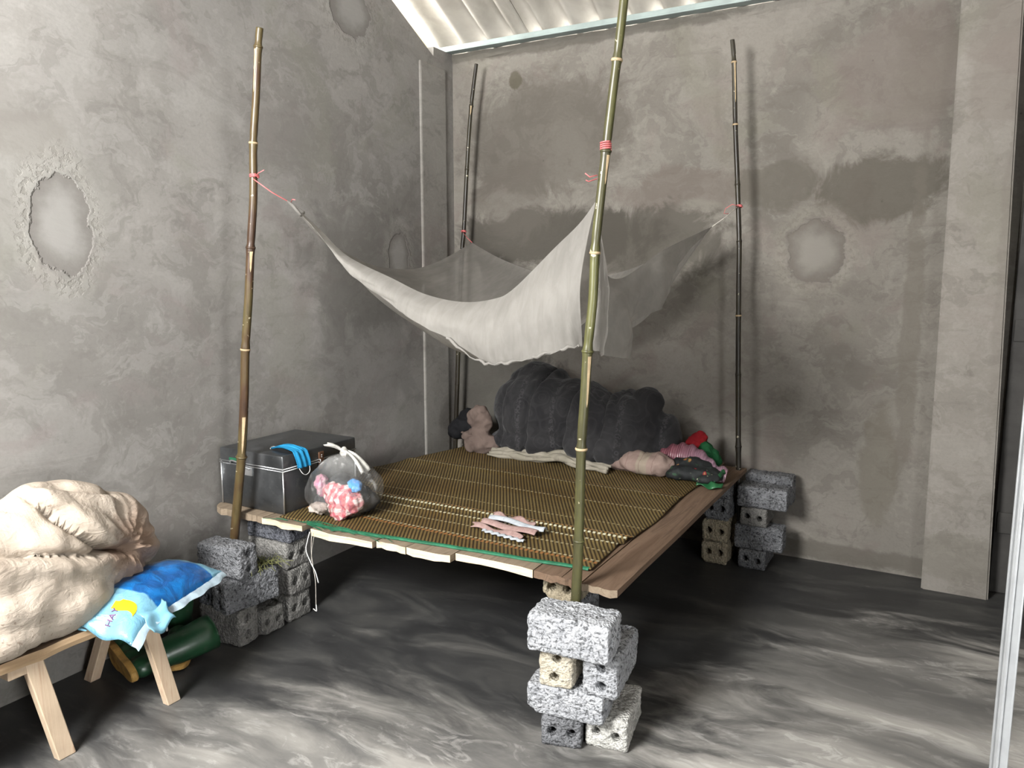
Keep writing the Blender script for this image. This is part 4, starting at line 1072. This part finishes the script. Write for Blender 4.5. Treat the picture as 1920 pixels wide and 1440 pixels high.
obj('green_cloth', lump_mesh('green_cloth', [((.055, -.015, .10), (.045, .04, .045), (0, .6, 0)), ((.09, -.01, .06), (.05, .045, .05))], .006, 2, [(16, .01)], crumple(.005, 20, 3)), cloth_mat('green_cotton', (.007, .05, .018), (.012, .075, .027), (.004, .025, .01)), rc)

# ------------------------------------------------------------------ carrying strap on the mat
M_strap = cloth_mat('pink_grey_weave', (.24, .155, .14), (.30, .21, .19), (.08, .04, .035), scale=60)
M_strap_g = cloth_mat('pale_grey_webbing', (.25, .27, .29), (.33, .35, .365), (.14, .15, .17), scale=30)
st = thing('folded_strap', 'folded pink and grey woven baby strap lying on the front of the mat', 'strap', (-1.41, 2.51, .506))
sxy = lambda u, v, w: (-1.565 + .275 * u + .02 * v, 2.545 - .0 * u + v * w)
draped('webbing', lambda u, v: (-1.545 + .26 * u, 2.558 - .022 * u + .032 * (v - .5), .53 + .012 * sin(pi * v) + .006 * sin(u * 6)), 30, 8, M_strap_g, st, .004)
draped('lower_layer', lambda u, v: (-1.585 + .24 * u + .012 * sin(v * 6), 2.495 + .045 * (v - .5) - .03 * u + .006 * sin(u * 11), .512 + .010 * sin(pi * v) + .005 * sin(u * 9)), 30, 9, M_strap, st, .004)
draped('middle_layer', lambda u, v: (-1.56 + .255 * u, 2.535 + .05 * (v - .5) - .026 * u, .520 + .010 * sin(pi * v) + .004 * sin(u * 8 + 1)), 30, 9, M_strap, st, .004)
draped('upper_layer', lambda u, v: (-1.555 + .20 * u + .01 * sin(v * 5), 2.60 + .05 * (v - .5) - .02 * u + .006 * sin(u * 13), .524 + .016 * sin(pi * v) * (1 + .4 * sin(u * 12))), 30, 9, M_strap, st, .004)
draped('frayed_edge', lambda u, v: (-1.52 + .2 * u, 2.462 + .02 * (v - .5) - .035 * u + .006 * sin(u * 40), .512 + .006 * sin(pi * v)), 40, 5, M_strap_g, st, .003)

# ------------------------------------------------------------------ strings hanging from the bed front
hs = thing('hanging_string', 'pale plastic string hanging from the gap between the front planks', 'string', (-2.15, 2.165, .475))
tube('strand', spline([(-2.146, 2.168, .488), (-2.156, 2.163, .45), (-2.165, 2.163, .409), (-2.140, 2.163, .36), (-2.119, 2.163, .328), (-2.105, 2.163, .286)], 30), .0022, M_white, hs, 5)
tube('strand', spline([(-2.135, 2.168, .488), (-2.138, 2.164, .42), (-2.132, 2.164, .35), (-2.122, 2.164, .29), (-2.123, 2.164, .21), (-2.123, 2.164, .186)], 30), .0014, M_cord, hs, 5)
tube('strand', spline([(-2.120, 2.168, .488), (-2.13, 2.162, .43), (-2.14, 2.162, .36)], 12), .0009, M_cord, hs, 4)
tube('string_end', spline([(-2.123, 2.164, .19), (-2.118, 2.160, .178), (-2.118, 2.16, .166), (-2.135, 2.16, .172)], 10), .0022, M_white, hs, 5)

# ------------------------------------------------------------------ wooden bench
MW_bench = wood_mat('old_bench_board', (.115, .075, .05), (.19, .13, .085), (.055, .035, .022))
MW_edge = wood_mat('raw_bench_edge', (.30, .20, .115), (.42, .30, .18), (.15, .09, .05))
MW_pine = wood_mat('new_pine_leg', (.48, .36, .25), (.60, .48, .35), (.36, .20, .12), 'z', .8, .7, .6)
bench = thing('bench', 'low rough bench of dark boards on slanting pale pine legs by the left wall', 'bench', (-2.5, 1.2, 0))
def board(name, x0, x1, y0, y1, z0, z1, mat, edgemat, seed, waney=.012):
    n = 26; V, F = [], []
    for i in range(n + 1):
        t = i / n; y = y0 + (y1 - y0) * t
        xa = x0 + waney * fbm((y * 3, seed, 0), 2); xb = x1 + waney * fbm((y * 3, seed + 9, 0), 2) - .05 * max(0, t - .88) / .12 * (x1 > -2.4)
        V += [(xb, y, z0 + .003 * fbm((y, seed, 5), 8)), (xb + .004, y, (z0 + z1) / 2), (xb - .002, y, z1), ((xa + xb) / 2, y, z1 + .002), (xa, y, z1), (xa, y, z0)]
    for i in range(n):
        for k in range(6):
            k2 = (k + 1) % 6; F.append((i * 6 + k, i * 6 + 6 + k, i * 6 + 6 + k2, i * 6 + k2))
    F += [tuple(range(6)), tuple(n * 6 + q for q in (5, 4, 3, 2, 1, 0))]
    me = mesh(name, V, F, False, parent_loc(bench)); me.materials.append(mat); me.materials.append(edgemat)
    for i in range(n * 6):
        if i % 6 in (0, 1): me.polygons[i].material_index = 1
    me.polygons[-1].material_index = 1
    o = bpy.data.objects.new(name, me); COL.objects.link(o); o.parent = bench
board('seat_board', -2.50, -2.305, .55, 1.765, .352, .384, MW_bench, MW_edge, 2)
board('seat_board', -2.73, -2.512, .55, 1.77, .352, .384, MW_bench, MW_edge, 5)
box('batten', (-2.70, 1.11, .318), (-2.32, 1.165, .352), MW_pine, bench, .003)
box('batten', (-2.70, 1.535, .318), (-2.33, 1.585, .352), MW_pine, bench, .003)
def leg(top, bot, sx, sy, mat=MW_pine):
    T, Bo = Vector(top), Vector(bot); bm = bmesh.new(); vs = []
    for p in (Bo, T):
        for a, b in ((-1, -1), (1, -1), (1, 1), (-1, 1)):
            vs.append(bm.verts.new((p.x + a * sx / 2 - bench.location.x, p.y + b * sy / 2 - bench.location.y, p.z)))
    for f in ((3, 2, 1, 0), (4, 5, 6, 7), (0, 1, 5, 4), (1, 2, 6, 5), (2, 3, 7, 6), (3, 0, 4, 7)): bm.faces.new([vs[q] for q in f])
    bmesh.ops.bevel(bm, geom=bm.edges[:], offset=.003, segments=1, affect='EDGES')
    obj('leg', bm_mesh('leg', bm), mat, bench)
leg((-2.335, 1.185, .352), (-2.325, 1.255, 0), .030, .055)
leg((-2.318, 1.550, .352), (-2.300, 1.622, 0), .030, .052)
leg((-2.645, 1.675, .352), (-2.695, 1.575, 0), .045, .040)
leg((-2.655, 1.15, .352), (-2.70, 1.09, 0), .045, .040)

# ------------------------------------------------------------------ big cream sack on the bench
def sack_mat():
    k = NT('cream_sackcloth'); P = k.coord(); x, y, z = k.xyz(P)
    n = k.noise(P, 4, 5, .6, .5)
    c = k.mix(k.mr(n, .3, .7), (.31, .262, .21), (.40, .345, .285))
    c = k.mix(k.math('MULTIPLY', k.mr(k.noise(P, 2.4, 5, .65, .8), .5, .66), .5), c, (.24, .19, .15))
    # ground-in dirt around the gathered mouth
    d = k.n('ShaderNodeVectorMath', operation='DISTANCE'); k.l(P, d.inputs[0]); d.inputs[1].default_value = (.12, .29, .19)
    wob = k.math('ADD', d.outputs['Value'], k.math('MULTIPLY', k.math('SUBTRACT', k.noise(P, 14, 5, .65), .5), .16))
    c = k.mix(k.math('MULTIPLY', k.mr(wob, .19, .05), .75), c, (.20, .125, .085))
    c = k.mix(k.math('MULTIPLY', k.math('MULTIPLY', k.mr(k.noise(P, 70, 3), .60, .68), k.mr(k.noise(P, 5, 3), .45, .6)), .6), c, (.16, .11, .08))
    we = k.math('ADD', k.noise(k.mapping(P, (500, 60, 60)), 1, 2), k.noise(k.mapping(P, (60, 500, 500)), 1, 2))
    cr = k.noise(k.mapping(P, (1, 1, 2.2), rot=(.5, 0, 0)), 15, 6, .6, 1.2)
    rib = k.noise(k.mapping(P, (1, 7, 1.2), rot=(.25, 0, 0)), 9, 4, .55, .4)
    h = k.math('ADD', k.math('ADD', k.math('MULTIPLY', we, .06), cr), k.math('MULTIPLY', rib, .35))
    k.bsdf(c, .92, 0, .12, k.bump(h, .45, .016))
    return k.m
SX, SY, SZ = -2.5, 1.28, .386
KY, KZ = 1.545 - SY, .585 - SZ             # where the mouth of the sack is gathered
def seg_dist(py, pz, pts):
    best = 9; side = 0; tt = 0
    for i in range(len(pts) - 1):
        ay, az = pts[i]; by, bz = pts[i + 1]; dy, dz = by - ay, bz - az
        t = max(0, min(1, ((py - ay) * dy + (pz - az) * dz) / (dy * dy + dz * dz)))
        d = sqrt((py - ay - t * dy) ** 2 + (pz - az - t * dz) ** 2)
        if d < best: best = d; side = (py - ay) * dz - (pz - az) * dy; tt = (i + t) / (len(pts) - 1)
    return best, side, tt
G1 = [(y - SY, z - SZ) for y, z in ((.95, .745), (1.14, .695), (1.27, .655), (1.40, .605), (1.50, .595), (1.545, .585))]
G2 = [(y - SY, z - SZ) for y, z in ((1.255, .85), (1.30, .785), (1.36, .715), (1.42, .65), (1.48, .605), (1.545, .585))]
G3 = [(y - SY, z - SZ) for y, z in ((1.545, .585), (1.60, .53), (1.66, .48))]
G4 = [(y - SY, z - SZ) for y, z in ((1.29, .845), (1.36, .835), (1.45, .81), (1.56, .765))]
def sack_post(co, nn):
    front = max(0, min(1, nn.x * 1.6 + .25))
    d = 0
    q, s, t = seg_dist(co.y, co.z, G1); d -= .038 * exp(-(q / .016) ** 2); d += (.028 if s > 0 else -.012) * exp(-(q / .07) ** 2)
    q, s, t = seg_dist(co.y, co.z, G2); d -= .034 * exp(-(q / .015) ** 2); d += (.032 if s < 0 else -.016) * exp(-(q / .06) ** 2)
    q, s, t = seg_dist(co.y, co.z, G3); d -= .030 * exp(-(q / .018) ** 2)
    q, s, t = seg_dist(co.y, co.z, G4); d -= .022 * exp(-(q / .010) ** 2)
    ry, rz = co.y - KY, co.z - KZ; r = sqrt(ry * ry + rz * rz); a = atan2(rz, ry)
    d += .012 * sin(a * 15 + 2 * fbm((a, r * 3, 0), 1.5)) * exp(-(r / .13) ** 2) * min(1, r / .03)
    d -= .030 * exp(-(r / .035) ** 2)
    d += .010 * fbm((co.x * 2, co.y * 3, co.z * 8 + co.y * 2), 1.6, 3) * (1 if co.z < .25 else .5)
    d += .007 * fbm((co.x * 3, co.y * 14, co.z * 4), 1.2, 3)
    co = co + nn * d * front
    lim = .004 if co.x < .19 else -.02
    if co.z < lim: co.z = lim + (co.z - lim) * .1
    if co.x < -.265: co.x = -.265 + (co.x + .265) * .1
    return co
sk = lump_mesh('cloth_sack', [((-.02, -.16, .20), (.23, .42, .21)), ((0, .02, .22), (.21, .30, .20)), ((.0, .20, .17), (.17, .25, .17)), ((.09, -.10, .13), (.14, .33, .14)), ((.13, .0, .09), (.10, .20, .10)), ((.02, .04, .38), (.10, .10, .075)),
     ((.01, .17, .36), (.10, .16, .07), (-.35, 0, 0)), ((.0, .31, .26), (.11, .12, .10), (-.6, 0, 0)), ((.17, -.17, .055), (.07, .14, .06))], .0125, 5, [(3.2, .018)], sack_post, 2)
t = obj('cloth_sack', sk, sack_mat(), None, (SX, SY, SZ))
tag(t, 'large full cream cloth sack with a gathered mouth lying on the bench', 'sack')

# ------------------------------------------------------------------ blue printed plastic packet under the sack
def packet_mat():
    k = NT('blue_printed_film'); P = k.coord(); x, y, z = k.xyz(P)
    w = k.math('ADD', y, k.math('MULTIPLY', k.math('SUBTRACT', k.noise(P, 11, 3), .5), .05)); w = k.math('ADD', w, k.math('MULTIPLY', x, -.18))
    pale = k.math('MAXIMUM', k.mr(w, -.115, -.125), k.mr(w, .165, .175))
    blue = k.mix(k.mr(k.noise(P, 16, 4, .6, .6), .4, .65), (.003, .06, .21), (.005, .12, .36))
    dk = k.math('MULTIPLY', k.mr(k.noise(k.mapping(P, (26, 26, 26)), 1, 4, .6), .52, .60), k.mr(x, .02, -.06))
    blue = k.mix(k.math('MULTIPLY', dk, .75), blue, (.004, .035, .11))
    c = k.mix(pale, blue, (.15, .34, .45))
    k.bsdf(c, .28, 0, .5, k.bump(k.noise(P, 17, 5, .6, 1.2), .55, .012), Coat_Weight=.3, Coat_Roughness=.15)
    return k.m
pk = thing('plastic_packet', 'glossy blue and pale blue plastic packet under the right end of the sack', 'packet', (-2.35, 1.585, .387), (0, 0, R(16)))
def packet_f(u, v):
    # u along the length (left to right), v from the front edge to the back
    a, b = 2 * u - 1, 2 * v - 1
    puff = max(0, (1 - abs(a) ** 3.0)) ** .75 * max(0, (1 - abs(b) ** 2.6)) ** .7
    yl = .262 * a; xl = -.135 * b * (1 - .12 * abs(a) ** 3)
    zl = .012 + .082 * puff + .006 * fbm((u * 6, v * 4, 0), 1.6) * puff ** .3
    if a < -.45:
        q = (-.45 - a) / .55; zl += .010 * sin(v * 14) * q - .028 * q * q * max(0, -b + .35); xl += .035 * q * q * max(0, -b)
    return (xl, yl, zl)
def packet_bot(u, v):
    x, y, z = packet_f(u, v); a, b = 2 * u - 1, 2 * v - 1
    return (x, y, min(z - .0012, .004 if z > .012 else z - .0012))
nu, nv = 64, 34; V = [packet_f(i / (nu - 1), j / (nv - 1)) for i in range(nu) for j in range(nv)]
nb = len(V); V += [packet_bot(i / (nu - 1), j / (nv - 1)) for i in range(nu) for j in range(nv)]
F = []
for i in range(nu - 1):
    for j in range(nv - 1):
        a = i * nv + j; q = (a, a + nv, a + nv + 1, a + 1); F.append(q[::-1]); F.append(tuple(nb + s for s in q))
for i in range(nu - 1):
    for a in (i * nv, i * nv + nv - 1): F.append((a, a + nv, nb + a + nv, nb + a))
for j in range(nv - 1):
    for a in (j, (nu - 1) * nv + j): F.append((a, a + 1, nb + a + 1, nb + a))
obj('film', mesh('film', V, F, True), packet_mat(), pk)
M_clear_rim = plain('pale_clear_film', (.30, .38, .43), .2, 0, .6, .15, 20, .3, 25, .01)
V = []
for i in range(40):
    u = i / 39; x, y, z = packet_f(u, 0); V += [(x - .004, y, z + .001), (x + .016 + .004 * sin(i * 1.1), y, z - .006 + .003 * sin(i * 1.9)), (x + .024 + .005 * sin(i * .8), y, z - .016)]
tag(obj('seal_edge', mesh('seal_edge', V, [(i * 3 + s, i * 3 + 3 + s, i * 3 + 4 + s, i * 3 + 1 + s) for i in range(39) for s in (0, 1)], True), M_clear_rim, pk), 'clear sealed edge')
M_yellow = plain('yellow_print', (.60, .43, .01), .35, 0, .5, .1, 20, .1)
M_pale = plain('pale_blue_print', (.16, .35, .45), .3, 0, .5, .12, 14, .3, 20, .01)
# yellow printed shape, a hand's width from the left end, laid on the film
V = []; n = 26
for i in range(n):
    t_ = i / (n - 1)
    u = .115 + .05 * sin(t_ * 2.6); v = .10 + .30 * t_ - .10 * sin(t_ * 3.0)
    wd = .040 * (.35 + .65 * t_ ** .7) * (1 if t_ < .92 else .6)
    for s in (-1, 0, 1):
        x, y, z = packet_f(u + s * wd, v); V.append((x, y, z + .0022))
tag(obj('yellow_print', mesh('yellow_print', V, [(i * 3 + s, i * 3 + s + 1, i * 3 + 4 + s, i * 3 + 3 + s) for i in range(n - 1) for s in (0, 1)], True), M_yellow, pk), 'yellow printed swirl')
fc = bpy.data.curves.new('lettering', 'FONT'); fc.body = 'HAY'; fc.size = .024; fc.extrude = .0003; fc.resolution_u = 2
fo = bpy.data.objects.new('lettering', fc); COL.objects.link(fo); lm = evaluated(fo); bpy.data.objects.remove(fo); bpy.data.curves.remove(fc)
for v_ in lm.vertices:                              # lay the letters onto the curved film
    q = Vector(packet_f(.035 + v_.co.x / .52, .30 + v_.co.y / .27)); v_.co = q + Vector((.0015, 0, .0035 + v_.co.z))
tag(obj('lettering', lm, plain('purple_print', (.10, .03, .10), .4), pk), 'small dark purple lettering')
# pale left flap crumpled over the bench edge
V = []; nu, nv = 22, 18
for i in range(nu):
    for j in range(nv):
        u, v = i / (nu - 1), j / (nv - 1)
        y = -.185 + .105 * u + .01 * sin(v * 6); x = .105 + .075 * v; z = .034 - .062 * v * v + .012 * sin(u * 7 + v * 2) * v + .004 * sin(v * 15) + .01 * u
        V.append((x, y, z))
fo = obj('crumpled_flap', mesh('crumpled_flap', V, [(i * nv + j, i * nv + j + 1, (i + 1) * nv + j + 1, (i + 1) * nv + j) for i in range(nu - 1) for j in range(nv - 1)], True), M_pale, pk)
fo.modifiers.new('t', 'SOLIDIFY').thickness = .0012
obj('twine_end', mesh('twine_end', *tube_geo([(.165, -.12, -.02), (.170, -.118, -.032), (.166, -.115, -.044)], .003, 6), True), M_white, pk)

# ------------------------------------------------------------------ green rubber boots
def rubber(name, c):
    k = NT(name); P = k.coord()
    col = k.mix(k.mr(k.noise(P, 9, 4), .3, .7), tuple(v * .7 for v in c), tuple(v * 1.25 for v in c))
    col = k.mix(k.math('MULTIPLY', k.mr(k.noise(P, 22, 5, .65), .55, .7), .35), col, (.10, .11, .08))
    k.bsdf(col, .34, 0, .5, k.bump(k.noise(P, 12, 4), .2, .006))
    return k.m
M_boot = rubber('green_rubber', (.014, .060, .026)); M_sole = plain('amber_sole', (.44, .26, .075), .6, 0, .3, .3, 25, .3, 60, .006)
def boot(label, M):
    b = thing('rubber_boot', label, 'boot', (0, 0, 0), (0, 0, 0), 'pair of green rubber boots under the bench')
    b.matrix_world = M
    foot = lump_mesh('foot', [((.215, .004, .052), (.055, .046, .038)), ((.16, 0, .058), (.07, .045, .046)), ((.10, 0, .065), (.07, .042, .055), (0, .3, 0)), ((.035, 0, .058), (.050, .041, .052)), ((.045, 0, .11), (.052, .046, .06))], .007, 4, [(15, .003)], lambda c, n: Vector((c.x, c.y, max(c.z, .014))))
    obj('foot', foot, M_boot, b)
    V = []; n = 28; lv = [(.10, .052, .046, .046), (.14, .055, .048, .045), (.19, .060, .054, .042), (.24, .064, .059, .041), (.29, .067, .062, .041), (.325, .068, .063, .041)]
    for z, rx, ry, cx in lv:
        for i in range(n):
            a = 2 * pi * i / n; w = 1 + .02 * fbm((cos(a), sin(a), z * 9), 1.3)
            V.append((cx + rx * w * cos(a), ry * w * sin(a), z))
    so = obj('shaft', mesh('shaft', V, grid_faces(len(lv), n, True), True), M_boot, b); md = so.modifiers.new('t', 'SOLIDIFY'); md.thickness = .004
    pts = [(.041 + .0685 * cos(2 * pi * i / 24), .0635 * sin(2 * pi * i / 24), .322) for i in range(25)]
    obj('top_band', mesh('top_band', *tube_geo(pts, .0038, 8), True), M_boot, b)
    # sole with raised heel
    out = []
    for i in range(40):
        a = 2 * pi * i / 40; x = .128 + .146 * cos(a); wv = .050 if x > .15 else .042
        wv = .042 + .010 * max(0, min(1, (x - .10) / .08)) - .006 * max(0, 1 - abs(x - .09) / .05)
        out.append((x, wv * math.copysign(abs(sin(a)) ** .75, sin(a))))
    V = []; L = 40
    for s, (z, k) in enumerate(((0, .97), (.004, 1.0), (.018, 1.01), (.024, .97))):
        for x, y in out:
            lift = .010 * max(0, (x - .2) / .07) ** 2 + (.007 if .085 < x < .13 and s < 2 else 0)
            V.append((.128 + (x - .128) * k, y * k, z + lift))
    F = grid_faces(4, L, True) + [tuple(range(L)), tuple(range(3 * L, 4 * L))[::-1]]
    tag(obj('sole', mesh('sole', V, F, False), M_sole, b), 'amber rubber sole')
    return b
def axes(o, xd, zd):
    X = Vector(xd).normalized(); Z = Vector(zd); Z = (Z - X * Z.dot(X)).normalized(); Y = Z.cross(X)
    m = Matrix((X, Y, Z)).transposed().to_4x4(); m.translation = Vector(o); return m
boot('green rubber boot standing upright under the bench behind the fallen one', axes((-2.655, 1.935, .001), (.72, -.66, 0), (0, 0, 1)))
boot('green rubber boot lying on its side with its amber sole towards the wall', axes((-2.475, 1.585, .062), (cos(R(165)), sin(R(165)), .06), (cos(R(77)), sin(R(77)), .16)))

# ------------------------------------------------------------------ straw on the left block pile, dry bits on the floor
M_grass = plain('dry_green_straw', (.13, .135, .05), .8, 0, .2, .5, 90, .1)
rnd = random.Random(11); V, F = [], []
for i in range(40):
    x, y = -2.43 + rnd.uniform(-.05, .045), 2.17 + rnd.uniform(-.06, .05); a = rnd.uniform(0, 2 * pi); L = rnd.uniform(.04, .10); z = .291 + rnd.uniform(0, .012)
    p = [(x + L * t * cos(a), y + L * t * sin(a), z + .035 * rnd.random() * sin(pi * t) - .02 * t * t * rnd.random() * 0) for t in (0, .33, .66, 1)]
    v, f = tube_geo(p, .0011, 4); b0 = len(V); V += v; F += [tuple(q + b0 for q in t) for t in f]
o_ = obj('loose_straw', mesh('loose_straw', V, F), M_grass); tag(o_, 'wisps of dry green straw on the block pile left of the bed', 'straw', kind='stuff')

# ------------------------------------------------------------------ pieces that belong to a part hang from that part
def reparent(thing_name, part, pieces):
    for o in [x for x in bpy.data.objects if x.parent is None and x.name.split('.')[0] == thing_name]:
        ps = [c for c in o.children if c.name.split('.')[0] == part]
        if not ps: continue
        for c in list(o.children):
            if c.name.split('.')[0] in pieces: c.parent = ps[0]
reparent('bamboo_pole', 'culm', ('node_ring', 'bare_strip'))
reparent('metal_trunk', 'hasp', ('hasp_staple', 'rivet'))
reparent('metal_trunk', 'handle', ('handle_plate', 'label_plate'))
reparent('metal_trunk', 'body', ('corner_seam',))
reparent('metal_trunk', 'lid', ('rim_bead',))
reparent('plastic_packet', 'film', ('yellow_print', 'lettering', 'seal_edge'))
reparent('plastic_bag', 'knot', ('knot_ear',))
reparent('rubber_boot', 'shaft', ('top_band',))
reparent('mosquito_net', 'front_curtain', ('hem',))
reparent('face_mask', 'pleated_cloth', ('ear_loop',))
